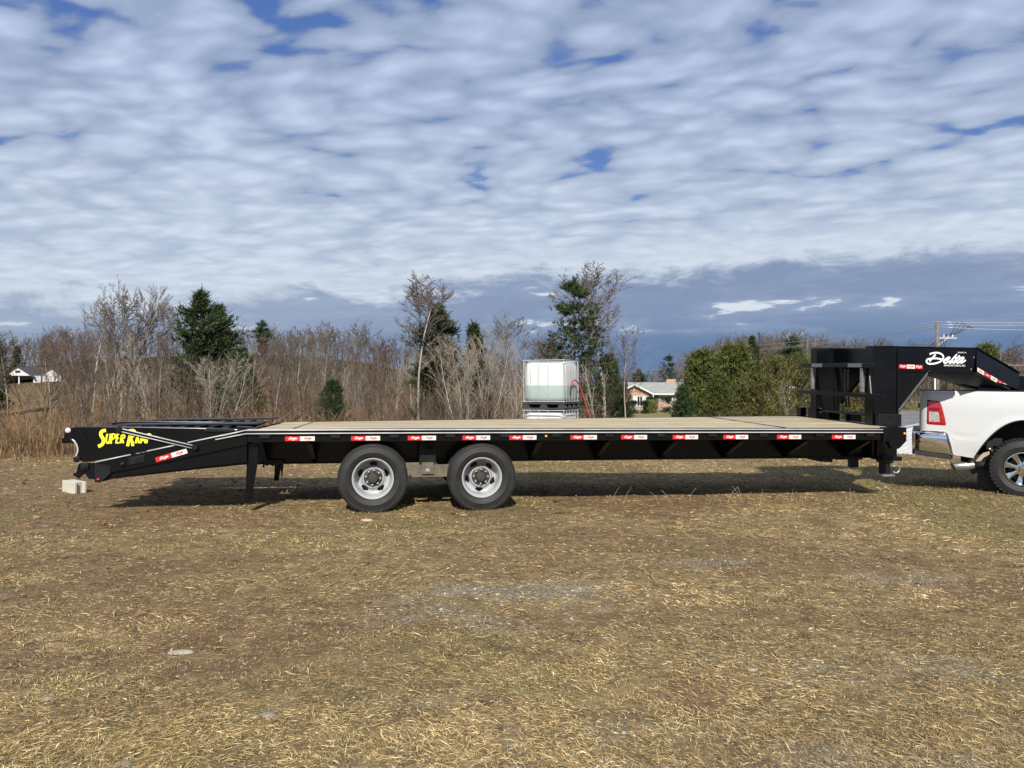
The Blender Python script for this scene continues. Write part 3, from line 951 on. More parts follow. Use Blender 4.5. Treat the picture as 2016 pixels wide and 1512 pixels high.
def small_proto(seed, spec, r0, stems=1, spread=0.2, twig=0.02, h=6.0, n=3):
    r = np.random.default_rng(seed); spec_min[0] = twig; segs = []
    for s in range(stems):
        a = r.uniform(0, 6.28); t = spread * r.uniform(0.3, 1.2)
        d = np.array([math.cos(a) * t, math.sin(a) * t, 1]); d /= np.linalg.norm(d)
        grow(r, np.array([math.cos(a), math.sin(a), 0]) * 0.15 * (stems > 1), d, h * r.uniform(0.7, 1), r0, 0, spec, segs)
    P0 = np.array([s[1] for s in segs]); P1 = np.array([s[2] for s in segs])
    R0 = np.array([s[3] for s in segs]); R1 = np.array([s[4] for s in segs])
    k = 1 / P1[:, 2].max()
    return tubes_np(P0 * k, P1 * k, R0 * k, R1 * k, n)


THICK = [(6, 0.07, 0.03, 9, 0.6, 0.38, 0.2), (4, 0.13, 0.09, 3, 0.55, 0.5, 0.2), (2, 0.14, 0.05, 0, 0, 0, 0)]
FARW = [(3, 0.06, 0.02, 8, 0.55, 0.42, 0.25), (2, 0.16, 0.10, 3, 0.6, 0.5, 0.15), (1, 0.2, 0.03, 0, 0, 0, 0)]
crown_shape[0] = ROUND
thick = [small_proto(51 + i, THICK, 0.045, stems=3 if i % 2 else 2, spread=0.24, twig=0.013, h=4.5) for i in range(5)]
farw = [small_proto(61 + i, FARW, 0.16, twig=0.048, h=10) for i in range(4)]

TW = np.array([[0.086, 0.061, 0.043], [0.066, 0.049, 0.037], [0.115, 0.090, 0.066], [0.045, 0.032, 0.024], [0.250, 0.210, 0.162], [0.108, 0.064, 0.038]])
TWIG_MAT = tinted("thicket_twigs", 0.9, spec=0.1)


def build_thickets():
    r = np.random.default_rng(77)
    n = 260
    y = r.uniform(25, 66, n)
    az = np.where(r.random(n) < 0.9, r.uniform(-0.80, 0.135, n), r.uniform(0.24, 0.34, n))
    # an open meadow shows far left, between the stems
    k = ~((az < -0.60) & (r.random(n) < 0.55)) & ~((az < -0.588) & (az > -0.668) & (y > 30))
    y, az = y[k], az[k]; n = len(y)
    S = r.uniform(1.7, 3.9, n) * (0.75 + 0.006 * y) * np.where(az > 0.2, 0.5, 1.0)
    tint = TW[r.choice(6, n, p=[0.27, 0.2, 0.17, 0.16, 0.08, 0.12])] * r.uniform(0.8, 1.2, (n, 1))
    # young trees with pale stems standing among them
    n2 = 110
    y2 = r.uniform(46, 82, n2); az2 = r.uniform(-0.78, 0.13, n2)
    k = ~((az2 < -0.588) & (az2 > -0.668)); y2, az2 = y2[k], az2[k]; n2 = len(y2)
    S2 = r.uniform(4.5, 8.2, n2); t2 = np.array([[0.31, 0.268, 0.215], [0.185, 0.155, 0.12], [0.10, 0.080, 0.062]])[r.integers(0, 3, n2)] * r.uniform(0.8, 1.15, (n2, 1))
    y, az, S, tint = np.concatenate([y, y2]), np.concatenate([az, az2]), np.concatenate([S, S2]), np.concatenate([tint, t2]); n = len(y)
    WS = np.concatenate([r.uniform(0.7, 1.2, n - n2), r.uniform(0.45, 0.8, n2)])
    me = scatter_mesh(thick, az * y, y, S, WS, r.uniform(0, 6.28, n), tint, "thicket", TWIG_MAT, r)
    tag(link("thicket", me), "tangle of thin brown leafless saplings filling the dip behind the trailer", "undergrowth", kind="stuff")
    # low bramble and broom sedge at its foot
    n = 330
    y = r.uniform(19, 42, n); az = r.uniform(-0.78, 0.125, n)
    S = r.uniform(0.6, 1.5, n)
    tint = np.array([[0.26, 0.155, 0.075], [0.17, 0.112, 0.068], [0.115, 0.083, 0.060]])[r.integers(0, 3, n)] * r.uniform(0.8, 1.2, (n, 1))
    low = [small_proto(91 + i, [(4, 0.12, 0.02, 6, 0.6, 0.5, 0.1), (2, 0.2, 0.05, 0, 0, 0, 0)], 0.014, stems=5, spread=0.5, twig=0.008, h=1.5) for i in range(3)]
    me = scatter_mesh(low, az * y, y, S, r.uniform(0.8, 1.4, n), r.uniform(0, 6.28, n), tint, "brambles", TWIG_MAT, r)
    tag(link("brambles", me), "low rust brown brambles at the edge of the field", "undergrowth", kind="stuff")


build_thickets()


def build_woods():
    r = np.random.default_rng(88)
    n = 1750
    y = np.concatenate([r.uniform(76, 130, 330), r.uniform(122, 225, n)])
    az = r.uniform(-0.76, 0.78, len(y))
    y = np.concatenate([y, r.uniform(126, 225, 560)]); az = np.concatenate([az, r.uniform(0.23, 0.74, 560)])
    px = 1008 + 1500 * az
    # keep the lawn, the road and the houses clear
    clear = ((az > 0.10) & (az < 0.52) & (y < 124)) | ((az > 0.45) & (y < 92)) | ((az < -0.54) & (y < 152))
    k = ~clear
    y, az = y[k], az[k]
    n = len(y)
    S = r.uniform(5.0, 8.4, n) * np.where(y < 120, 0.78, 1.0)
    low = (az > 0.1) & (az < 0.22)
    S = np.where(low, S * 0.7, S)
    base = np.array([[0.112, 0.090, 0.069], [0.082, 0.065, 0.052], [0.150, 0.126, 0.100], [0.098, 0.069, 0.051]])
    tint = base[r.integers(0, 4, n)] * r.uniform(0.85, 1.15, (n, 1))
    me = scatter_mesh(farw, az * y, y, S, r.uniform(0.8, 1.25, n), r.uniform(0, 6.28, n), tint, "woods", TWIG_MAT, r)
    tag(link("woods", me), "grey brown leafless woods covering the far hills", "woods", kind="stuff")


build_woods()


def build_tall_grass():
    r = np.random.default_rng(99)
    n = 34000
    y = r.uniform(14.6, 25, n)
    x = -y * r.uniform(0.50, 0.80, n)
    ok = r.random(n) < sstep(y, 14.5, 16.5) * sstep(x / y, -0.55, -0.64)
    x, y = x[ok], y[ok]
    # thin fringe along the rest of the crest
    m_ = 9000
    y2 = r.uniform(16.5, 23, m_); x2 = y2 * r.uniform(-0.62, 0.20, m_)
    pk = fbm(x2 * 0.5, y2 * 0.5, 103, 3) > 0.5; x2, y2 = x2[pk], y2[pk]; m_ = len(x2)
    x, y = np.concatenate([x, x2]), np.concatenate([y, y2])
    n = len(x)
    z = height(x, y)
    tall = sstep(fbm(x * 0.6, y * 0.6, 101, 3), 0.3, 0.7)
    h = r.uniform(0.12, 0.58, n) * (0.30 + 0.95 * tall)
    h = np.where(np.arange(n) >= n - m_, h * 0.75, h)
    a = r.uniform(0, 6.28, n); lean = np.abs(r.normal(0, 0.25, n)) * h
    w = r.uniform(0.004, 0.010, n)
    p = np.stack([x, y, z], -1)
    d = np.stack([np.cos(a) * lean, np.sin(a) * lean, h], -1)
    b = r.uniform(0, 3.14, n)
    s = np.stack([np.cos(b), np.sin(b), np.zeros(n)], -1) * w[:, None]
    mid = p + d * np.array([0.35, 0.35, 0.6])
    V = np.stack([p - s, p + s, mid + s * 0.8, mid - s * 0.8, p + d], 1).reshape(-1, 3)
    o = np.arange(n)[:, None] * 5
    F = np.concatenate([o + [0, 1, 2], o + [0, 2, 3], o + [3, 2, 4]], 0)
    pal = np.array([[0.25, 0.165, 0.085], [0.19, 0.115, 0.058], [0.34, 0.25, 0.14], [0.125, 0.082, 0.048], [0.22, 0.126, 0.062]])
    c = pal[r.integers(0, 5, n)] * r.uniform(0.75, 1.15, (n, 1))
    me = np_mesh("tall_grass", V, F, [tinted("tall_dry_grass", 0.7, spec=0.2, transl=0.2)], np.repeat(c, 5, 0))
    tag(link("tall_grass", me), "tall rust coloured dry grass along the edge of the field", "grass", kind="stuff")
    # long pale stalks standing in the trailer's shade
    r = np.random.default_rng(7)
    pts = []
    for (cx, cy, k, sp) in ((2.95, 9.75, 7, 0.25), (3.75, 9.85, 8, 0.12), (2.5, 9.75, 3, 0.3), (4.3, 10.0, 5, 0.3), (1.6, 9.7, 3, 0.4), (5.2, 10.1, 3, 0.3)):
        for i in range(k):
            pts.append((cx + r.normal(0, sp), cy + r.normal(0, 0.10), r.uniform(0.08, 0.26)))
    mb = MB()
    for (x_, y_, h_) in pts:
        a = r.uniform(0, 6.28); l_ = r.uniform(0.1, 0.8) * h_
        p0 = Vector((x_, y_, hz(x_, y_) - 0.01))
        mb.tube([p0, p0 + Vector((math.cos(a) * l_ * 0.4, math.sin(a) * l_ * 0.4, h_ * 0.6)), p0 + Vector((math.cos(a) * l_, math.sin(a) * l_, h_))], [0.0016, 0.0014, 0.0009], 3)
    o = link("weed_stalks", mb.mesh("weed_stalks", [plain("pale_stalk", (0.40, 0.335, 0.21), 0.7)]))
    tag(o, "long pale dead weed stalks standing at the edge of the trailer's shadow", "weeds", kind="stuff")


build_tall_grass()

# ------------------------------------------------------------------ each tree one can tell apart
for a in (
    (243, 535, 58, "spread_two", 0.50, "tallest pale barked bare tree with a forked trunk behind the yellow ramp lettering", 0.4),
    (190, 560, 61, "spread", 0.42, "bare grey tree just left of the tallest forked tree"),
    (140, 640, 50, "clump_red", 0.42, "reddish many stemmed bare tree over the rear end of the ramp"),
    (118, 636, 72, "oval_red", 0.45, "rounded reddish bare tree behind the reddish clump at left"),
    (14, 648, 62, "tall", 0.40, "slim bare tree at the left edge in front of a dark pine"),
    (98, 662, 62, "spread", 0.38, "crooked bare tree just right of the white gabled house"),
    (165, 640, 66, "weep", 0.5, "bare grey tree between the reddish clump and the tallest forked tree"),
    (316, 588, 57, "tall_two", 0.30, "slender bare tree standing close left of the big dark pine"),
    (292, 650, 48, "sapling", 0.42, "thin leaning pale sapling left of the big dark pine"),
    (424, 690, 42, "clump", 0.62, "small pale spreading bare tree in front of the big dark pine"),
    (502, 672, 66, "oval_red", 0.5, "low reddish bare tree just right of the big dark pine"),
    (545, 650, 72, "spread", 0.55, "bare tree on the slope right of the low dark evergreens"),
    (597, 640, 58, "weep", 0.60, "pale bare tree with a long limb leaning left over the deck's rear"),
    (638, 628, 64, "tall", 0.28, "thin straight pale bare tree beside the small green evergreen"),
    (708, 622, 62, "oval", 0.40, "bare tree with a neat oval crown behind the left wheel"),
    (750, 655, 60, "oval_red", 0.42, "rusty bare tree left of the tall tree with the wide crown"),
    (824, 533, 60, "tall", 0.42, "tall straight bare tree with a wide fan crown left of a dark evergreen"),
    (880, 668, 55, "clump_red", 0.50, "red brown many stemmed bare tree in front of the middle evergreen"),
    (912, 655, 47, "clump", 0.42, "pale many stemmed bare tree left of the water tanks"),
    (962, 640, 58, "clump", 0.45, "grey many stemmed bare tree between the middle evergreens and the water tanks"),
    (1012, 608, 66, "oval", 0.42, "pale grey bare tree rising just left of the water tanks"),
    (1055, 650, 72, "oval", 0.5, "fine twigged grey tree directly behind the water tanks"),
    (1100, 655, 64, "oval_red", 0.5, "brown bare tree behind the right side of the water tanks"),
    (1160, 510, 60, "tall", 0.34, "tallest slim bare tree rising behind the open pine"),
    (1192, 545, 55, "weep", 0.52, "bare tree with crooked spreading limbs right of the open pine"),
    (1232, 640, 52, "weep", 0.45, "small wispy bare tree leaning right beside the brick house"),
    (1552, 745, 36, "sapling", 0.30, "pale leafless sapling in front of the yellow green shrubs"),
    (1690, 752, 33, "clump_red", 0.9, "leafless shrub seen through the gap between the neck posts"),
    (1740, 662, 120, "oval", 0.55, "small far bare tree above the spare tyre"),
    (1806, 662, 120, "oval", 0.60, "small far bare tree left of the wooden utility pole"),
    (1982, 658, 110, "spread", 0.72, "round crowned far bare tree at the right edge above the neck"),
    (1610, 672, 130, "oval", 0.5, "far bare tree on the hill just left of the neck frame"),
    (1500, 660, 135, "oval", 0.6, "far bare tree on the hill above the cedars"),
):
    bare_tree(*a)

for a in (
    ("pine_tree", 396, 578, 56, "pine", 0.80, "biggest dark green pine with a broken double top at left"),
    ("pine_tree", 428, 604, 57, "pine", 0.80, "second dark pine merging with the biggest pine on its right"),
    ("evergreen_shrub", 474, 690, 52, "cedar_dark", 0.75, "low dark evergreen sloping down right of the biggest pine"),
    ("pine_tree", -8, 668, 112, "pine", 0.8, "dark pine at the left edge behind the slim bare tree"),
    ("pine_tree", 34, 682, 165, "fir", 1.1, "dark evergreen on the rise behind the white gabled house"),
    ("evergreen_shrub", 655, 752, 44, "cedar_dark", 0.75, "small green evergreen low in the brown thicket behind the left wheel"),
    ("pine_tree", 862, 604, 64, "pine", 0.88, "dark evergreen just right of the tall tree with the wide fan crown"),
    ("fir_tree", 933, 640, 62, "fir", 0.75, "pointed dark evergreen left of the water tanks"),
    ("pine_tree", 1132, 553, 54, "open_pine", 0.92, "open pine with tiers of branches reaching left behind the tanks"),
    ("cedar_tree", 1200, 700, 61, "cedar_dark", 0.75, "dark green evergreen beneath the crooked bare tree right of the tanks"),
    ("cedar_tree", 1226, 758, 58, "cedar_dark", 0.85, "low dark evergreen hiding the left end of the brick house"),
    ("cedar_tree", 1382, 698, 40, "cedar", 0.95, "broad green cedar left one of the pair beside the brick house"),
    ("cedar_tree", 1446, 686, 39, "cedar", 1.0, "pointed green cedar right one of the pair in front of the far pole"),
    ("cedar_tree", 1345, 765, 37, "cedar_dark", 0.9, "low cedar spreading at the foot of the green cedars beside the lawn"),
    ("cedar_tree", 1415, 742, 36, "cedar", 0.9, "bushy cedar filling the gap below the pair of green cedars"),
    ("evergreen_shrub", 1522, 726, 38, "shrub", 0.75, "yellow green shrub right of the green cedars"),
    ("evergreen_shrub", 1585, 722, 41, "shrub", 0.72, "tallest yellow green shrub close to the neck frame"),
    ("evergreen_shrub", 1490, 752, 36, "shrub", 0.95, "olive shrub at the foot of the right hand cedar"),
    ("evergreen_shrub", 1632, 738, 43, "shrub", 0.62, "olive shrub seen behind the left neck post"),
    ("evergreen_shrub", 1690, 772, 34, "shrub", 0.95, "olive shrub filling the gap between the two neck posts"),
    ("evergreen_shrub", 1655, 778, 33, "shrub", 0.8, "lower olive shrub beside the far neck post's foot"),
    ("pine_tree", 1481, 664, 118, "pine", 0.62, "dark far pine on the hill behind the middle utility pole"),
    ("pine_tree", 1561, 666, 112, "high_pine", 1.0, "far pine with a bare trunk and a tuft of green on top"),
    ("fir_tree", 1517, 702, 100, "fir", 0.75, "far dark fir below the hill woods right of the middle pole"),
    ("pine_tree", 1317, 700, 125, "open_pine", 0.8, "small far pine on the skyline above the brick house"),
    ("pine_tree", 1258, 728, 128, "pine", 0.9, "small far dark evergreen above the brick house's left gable"),
    ("pine_tree", 517, 634, 165, "high_pine", 1.1, "tiny far pine breaking the skyline right of the biggest pine"),
    ("pine_tree", 1942, 684, 105, "cedar", 0.8, "far green cedar above the sloping end of the neck"),
):
    evergreen(*a)

# ------------------------------------------------------------------ houses, hedges, road, wall, poles
WHITE = plain("white_paint", (0.58, 0.58, 0.56), 0.55, vary=0.05)
SHINGLE = plain("grey_shingle", (0.255, 0.262, 0.245), 0.9, vary=0.14, scale=1.2)
SHINGLE_D = plain("dark_shingle", (0.075, 0.072, 0.07), 0.9, vary=0.2, scale=1.2)
GLASS_D = plain("window_glass", (0.025, 0.03, 0.035), 0.12, vary=0.05)
DARK = plain("shaded_interior", (0.03, 0.028, 0.026), 0.9)


def brick_material():
    mt, nt, b = new_mat("red_brick")
    N, L = nt.nodes, nt.links
    tc = N.new("ShaderNodeTexCoord")
    mp = N.new("ShaderNodeMapping"); mp.inputs["Rotation"].default_value = (rad(90), 0, 0)
    L.new(tc.outputs["Object"], mp.inputs["Vector"])
    br = N.new("ShaderNodeTexBrick"); br.inputs["Scale"].default_value = 4.5
    br.inputs["Color1"].default_value = (0.33, 0.185, 0.125, 1); br.inputs["Color2"].default_value = (0.43, 0.265, 0.185, 1)
    br.inputs["Mortar"].default_value = (0.45, 0.40, 0.34, 1); br.inputs["Mortar Size"].default_value = 0.02
    L.new(mp.outputs[0], br.inputs["Vector"]); L.new(br.outputs["Color"], b.inputs["Base Color"])
    b.inputs["Roughness"].default_value = 0.9
    return mt


BRICK = brick_material()


def window(parent, x0, x1, z0, z1, y, frame=None, panes=2):
    fm = MB(); t = 0.09
    fm.box(x0 - t, x0, y - 0.07, y + 0.05, z0 - t, z1 + t); fm.box(x1, x1 + t, y - 0.07, y + 0.05, z0 - t, z1 + t)
    fm.box(x0, x1, y - 0.07, y + 0.05, z1, z1 + t); fm.box(x0, x1, y - 0.09, y + 0.05, z0 - t, z0)
    for i in range(1, panes):
        xm = x0 + (x1 - x0) * i / panes
        fm.box(xm - 0.04, xm + 0.04, y - 0.05, y + 0.04, z0, z1)
    zm = (z0 + z1) / 2
    w = link("window", fm.mesh("window", [frame or WHITE]), parent)
    g = MB()
    for i in range(panes):
        a = x0 + (x1 - x0) * i / panes + (0.04 if i else 0); b_ = x0 + (x1 - x0) * (i + 1) / panes - (0.04 if i < panes - 1 else 0)
        link("pane", MB().box(a, b_, y - 0.02, y + 0.02, z0, z1).mesh("pane", [GLASS_D]), w)
    return w


def gable_roof(mb, x0, x1, y0, y1, ze, zr, over=0.4, t=0.16, ridge="x"):
    if ridge == "x":
        ym = (y0 + y1) / 2
        k = (zr - ze) / (ym - y0)
        a = (y0 - over, ze - over * k); m_ = (ym, zr); b_ = (y1 + over, ze - over * k)
        mb.prism([a, m_, b_, (b_[0], b_[1] + t), (m_[0], m_[1] + t), (a[0], a[1] + t)], x0 - over, x1 + over, "yz")
    else:
        xm = (x0 + x1) / 2
        k = (zr - ze) / (xm - x0)
        a = (x0 - over, ze - over * k); m_ = (xm, zr); b_ = (x1 + over, ze - over * k)
        mb.prism([a, m_, b_, (b_[0], b_[1] + t), (m_[0], m_[1] + t), (a[0], a[1] + t)], y0 - over, y1 + over, "xz")


def brick_house():
    D = 108.0
    c = at(1288, 798, D)
    h = link("brick_house", None, loc=(c.x, c.y, hz(c.x, c.y) - 0.1), rot=(0, 0, rad(-4)))
    tag(h, "low brick ranch house with a pale grey roof and white trim beyond the lawn", "house")
    zb = c.z - h.location.z                        # plinth so the walls stand on the lawn
    e, rd = zb + 1.75, zb + 3.15
    m_ = MB()
    m_.box(-0.615, 9.0, 2.2, 7.6, 0, e - 0.05)
    m_.prism([(2.2, e - 0.05), (7.6, e - 0.05), (4.9, rd - 0.12)], -0.615, 9.0, "yz")
    link("wall", m_.mesh("wall", [BRICK]), h)
    w = MB()
    w.box(-4.98, -0.62, 0.0, 6.0, 0, e - 0.03)
    w.prism([(-4.98, e - 0.03), (-0.62, e - 0.03), (-2.8, e + 1.02)], 0.0, 6.0, "xz")
    link("gable_wall", w.mesh("gable_wall", [BRICK]), h)
    rf = MB(); gable_roof(rf, -3.0, 9.2, 1.9, 7.9, e, rd, 0.35)
    roof = link("roof", rf.mesh("roof", [SHINGLE]), h)
    link("chimney", MB().box(2.3, 3.7, 4.5, 5.3, rd - 0.5, rd + 0.62).mesh("chimney", [BRICK]), roof)
    gr = MB(); gable_roof(gr, -4.98, -0.62, -0.1, 5.2, e, e + 1.12, 0.42, ridge="y")
    link("gable_roof", gr.mesh("gable_roof", [SHINGLE]), h)
    tr = MB()
    k = 1.12 / 2.18
    tr.prism([(-5.40, e - 0.42 * k - 0.05), (-2.8, e + 1.12 - 0.05), (-0.20, e - 0.42 * k - 0.05), (-0.20, e - 0.42 * k + 0.19), (-2.8, e + 1.31), (-5.40, e - 0.42 * k + 0.19)], -0.60, -0.525, "xz")
    tr.box(-0.15, 9.4, 1.46, 1.54, e - 0.28, e - 0.06)
    tr.tube([(0.05, 1.42, e - 0.22), (0.0, 1.42, e - 0.5), (-0.45, 0.0, e - 0.6), (-0.45, -0.05, 0)], 0.05, 6)
    link("white_trim", tr.mesh("white_trim", [WHITE]), h)
    window(h, -2.35, -1.70, zb - 0.1, zb + 1.25, -0.01, panes=2)
    for xs_ in (-2.95, -1.58):
        link("shutter", MB().box(xs_, xs_ + 0.5, -0.06, -0.012, zb - 0.15, zb + 1.3).mesh("shutter", [WHITE]), h)
    window(h, 2.15, 2.75, zb + 0.45, zb + 1.3, 2.19, panes=2)
    for xs_ in (1.62, 2.87):
        link("shutter", MB().box(xs_, xs_ + 0.45, 2.13, 2.19, zb + 0.35, zb + 1.38).mesh("shutter", [WHITE]), h)
    dr = link("door", MB().box(0.15, 0.85, 2.14, 2.19, zb - 0.5, zb + 1.45).mesh("door", [plain("dark_door", (0.05, 0.055, 0.06), 0.5)]), h)
    link("handle", MB().tube([(0.77, 2.08, zb + 0.5), (0.77, 2.14, zb + 0.5)], 0.03, 6).mesh("handle", [plain("brass", (0.5, 0.4, 0.2), 0.3, 1.0)]), dr)
    link("porch_post", MB().box(0.02, 0.12, 1.5, 1.62, 0, e - 0.28).mesh("porch_post", [WHITE]), h)


brick_house()


def bush(name, px, py_top, py_bot, depth, halfw, box_, label, ca, cb, seed, group=None):
    r = np.random.default_rng(seed)
    p = at(px, py_bot, depth); q = at(px, py_top, depth)
    z0 = min(hz(p.x, p.y), p.z) - 0.05
    h = q.z - z0
    e = link(name, None, loc=(p.x, p.y, z0)); tag(e, label, "hedge" if box_ else "bush", group)
    n = 2200
    v = r.normal(0, 1, (n, 3)); v /= np.linalg.norm(v, axis=1, keepdims=True)
    if box_:
        v = np.sign(v) * np.abs(v) ** 0.32
        v = v / np.abs(v).max(axis=1, keepdims=True) * r.uniform(0.86, 1.0, (n, 1))
    else:
        v *= r.uniform(0.62, 1.0, (n, 1)) * (0.85 + 0.3 * fbm(v[:, :1] * 2 + 5, v[:, 1:2] * 2 + v[:, 2:] * 2, seed))
    pts = v * np.array([halfw, halfw * 0.7, h / 2]) + np.array([0, 0, h / 2])
    V, F, c = needles(r, pts, v, 0.20, 3, np.array(ca), np.array(cb), up=0.1)
    link("leaves", np_mesh("leaves", V, F, [NEEDLE_MAT], c), e)
    mb = MB()
    for i in range(7):
        a = i * 0.9
        mb.tube([(0.1 * math.cos(a), 0.1 * math.sin(a), 0), (halfw * 0.5 * math.cos(a), halfw * 0.35 * math.sin(a), h * 0.6)], [0.03, 0.012], 4)
    link("stem", mb.mesh("stem", [BARK_GREY]), e)


bush("hedge", 1296, 783, 803, 100, 1.35, True, "clipped dark green hedge in front of the brick house's porch", (0.020, 0.036, 0.016), (0.038, 0.058, 0.024), 3)
bush("bush", 1280, 788, 808, 97, 0.82, False, "rounded yellow green bush left of the clipped hedge", (0.13, 0.15, 0.045), (0.22, 0.22, 0.075), 4)
bush("hedge", 1258, 791, 812, 95, 1.0, True, "dark clipped hedge under the brick house's white shuttered window", (0.020, 0.036, 0.016), (0.035, 0.054, 0.022), 5)


def gabled_house():
    D = 150.0
    c = at(36, 757, D)
    z0 = hz(c.x, c.y) - 0.3
    h = link("gabled_house", None, loc=(c.x, c.y, z0), rot=(0, 0, rad(14)))
    tag(h, "small white house with twin gables and an open carport far off at left", "house")
    zb = max(c.z - z0, 0.2)
    e = zb + 1.75
    w = MB(); w.box(-4.0, -2.4, 0, 6, 0, e); w.box(2.3, 3.6, 1.0, 6, 0, e)
    w.box(-2.4, 2.3, 5.0, 5.9, 0, e)
    link("wall", w.mesh("wall", [WHITE]), h)
    g = MB(); g.prism([(-2.6, e), (2.4, e), (-0.1, e + 1.75)], 0.0, 0.25, "xz")
    link("gable", g.mesh("gable", [WHITE]), h)
    link("window", MB().box(-0.55, 0.35, -0.04, 0.0, e + 0.55, e + 1.0).mesh("window", [GLASS_D]), h)
    g2 = MB(); g2.prism([(3.6, e), (7.2, e), (5.4, e + 1.3)], 1.5, 6.2, "xz"); g2.box(3.7, 7.1, 1.6, 6.2, 0, e)
    link("side_gable", g2.mesh("side_gable", [WHITE]), h)
    rf = MB(); gable_roof(rf, -2.4, 2.2, 0.3, 6.5, e, e + 1.62, 0.5, ridge="y")
    link("roof", rf.mesh("roof", [SHINGLE_D]), h)
    rf = MB(); gable_roof(rf, 3.6, 7.2, 1.8, 6.5, e, e + 1.3, 0.4, ridge="y"); 
    link("side_roof", rf.mesh("side_roof", [SHINGLE_D]), h)
    rf = MB(); gable_roof(rf, -4.4, -2.9, 1.0, 6.5, e, e + 1.1, 0.2)
    link("wing_roof", rf.mesh("wing_roof", [SHINGLE_D]), h)
    link("carport_post", MB().box(-0.1, 0.1, 0.3, 0.5, 0, e - 0.03).mesh("carport_post", [WHITE]), h)


gabled_house()

# asphalt lot on its bank, with the white block wall in front
A_ = Vector((16.4, 33.2)); B_ = Vector((27.0, 47.4)); LOT_Z = -0.34
u_ = (B_ - A_).normalized(); n_ = Vector((u_.y, -u_.x))


def build_lot():
    mt, nt, b = new_mat("asphalt")
    N, L = nt.nodes, nt.links
    tc = N.new("ShaderNodeTexCoord")
    n = N.new("ShaderNodeTexNoise"); n.inputs["Scale"].default_value = 0.5; n.inputs["Detail"].default_value = 7
    L.new(tc.outputs["Object"], n.inputs["Vector"])
    r = N.new("ShaderNodeValToRGB"); L.new(n.outputs["Fac"], r.inputs[0])
    r.color_ramp.elements[0].position = 0.35; r.color_ramp.elements[0].color = (0.105, 0.105, 0.105, 1)
    r.color_ramp.elements[1].position = 0.65; r.color_ramp.elements[1].color = (0.20, 0.20, 0.195, 1)
    L.new(r.outputs[0], b.inputs["Base Color"]); b.inputs["Roughness"].default_value = 0.85
    a, c = A_ - n_ * 0.25, B_ - n_ * 0.25
    poly = [(a.x, a.y), (c.x, c.y), (44, 50), (75, 62), (70, 66), (17.5, 62)]
    m_ = MB().prism(poly, LOT_Z - 3.2, LOT_Z, "xy")
    tag(link("parking_lot", m_.mesh("parking_lot", [mt])), "grey asphalt lot beyond the white block wall", "parking lot", kind="structure")
    w = link("block_wall", None, loc=(A_.x, A_.y, LOT_Z - 2.4))
    tag(w, "white painted concrete block wall seen between the trailer and the truck", "wall")
    w.rotation_euler = (0, 0, math.atan2(u_.y, u_.x))
    mb = MB(); ln = (B_ - A_).length; r_ = random.Random(4)
    rows = 12
    for row in range(rows):
        x = -0.2 if row % 2 else 0.0
        while x < ln:
            d = r_.uniform(0, 0.008)
            mb.box(max(x, 0) + 0.008, min(x + 0.40, ln) - 0.008, -0.2 - d, 0.0, row * 0.2 + 0.008, row * 0.2 + 0.192)
            x += 0.40
    bl = link("block", mb.mesh("block", [plain("white_block", (0.72, 0.74, 0.76), 0.8, vary=0.08, scale=1.5, bump=0.3)]), w)
    tag(bl, kind="stuff")
    link("mortar", MB().box(0.01, ln - 0.01, -0.19, -0.02, 0.0, rows * 0.2 - 0.01).mesh("mortar", [plain("mortar", (0.33, 0.33, 0.34), 0.9)]), w)
    link("coping", MB().box(-0.02, ln + 0.02, -0.23, 0.02, rows * 0.2, rows * 0.2 + 0.05).mesh("coping", [plain("grey_coping", (0.42, 0.42, 0.42), 0.85)]), w)


build_lot()

WOODPOLE = plain("weathered_pole", (0.15, 0.132, 0.11), 0.9, vary=0.35, scale=2.5)
STEEL_G = plain("grey_fitting", (0.42, 0.42, 0.42), 0.5, 0.3)
WIRE_M = plain("bright_wire", (0.62, 0.63, 0.64), 0.35, 0.6)
BLACKC = plain("black_cable", (0.02, 0.02, 0.022), 0.6)
INSUL = plain("porcelain", (0.75, 0.75, 0.75), 0.25)


def utility_pole(px, top, depth, label, arms, pole_r=0.15, z_off=0.0):
    p = at(px, top, depth)
    z0 = hz(p.x, p.y) - 0.2
    h = p.z - z0
    e = link("utility_pole", None, loc=(p.x, p.y, z0)); tag(e, label, "utility pole", "utility poles along the road")
    link("pole", MB().tube([(0, 0, 0), (0, 0, h * 0.5), (0.01, 0, h)], [pole_r * 1.15, pole_r, pole_r * 0.8], 10).mesh("pole", [WOODPOLE], smooth=True), e)
    return e, h


e1, h1 = utility_pole(1845, 634, 70, "nearest wooden utility pole with curled cables behind the neck", 1, 0.17)
a = MB()
a.box(0.05, 1.75, -0.08, 0.08, h1 - 1.55, h1 - 1.40)
a.tube([(0.1, -0.1, h1 - 2.1), (0.9, -0.1, h1 - 1.5)], 0.035, 6)
link("cross_arm", a.mesh("cross_arm", [STEEL_G]), e1)
for x in (0.6, 1.0, 1.4):
    link("insulator", MB().lathe([(0.0, 0.0), (0.09, 0.02), (0.06, 0.12), (0.09, 0.2), (0.0, 0.28)], (x, 0, h1 - 1.40), 10, "z").mesh("insulator", [INSUL], smooth=True), e1)
for i in range(4):
    s = 0.9 + i * 0.32
    pts = [(0.5 + 0.25 * i, -0.05, h1 - 1.2), (1.1 + 0.3 * i, -0.05, h1 - 1.25 + 0.1 * i), (1.5 + 0.32 * i, -0.05, h1 - 0.7), (1.75 + 0.35 * i, -0.05, h1 - 0.1 - 0.12 * i), (2.3 + 0.35 * i, -0.05, h1 + 0.02 - 0.2 * i)]
    link("jumper_cable", MB().tube(pts, 0.035, 5).mesh("jumper_cable", [BLACKC], smooth=True), e1)
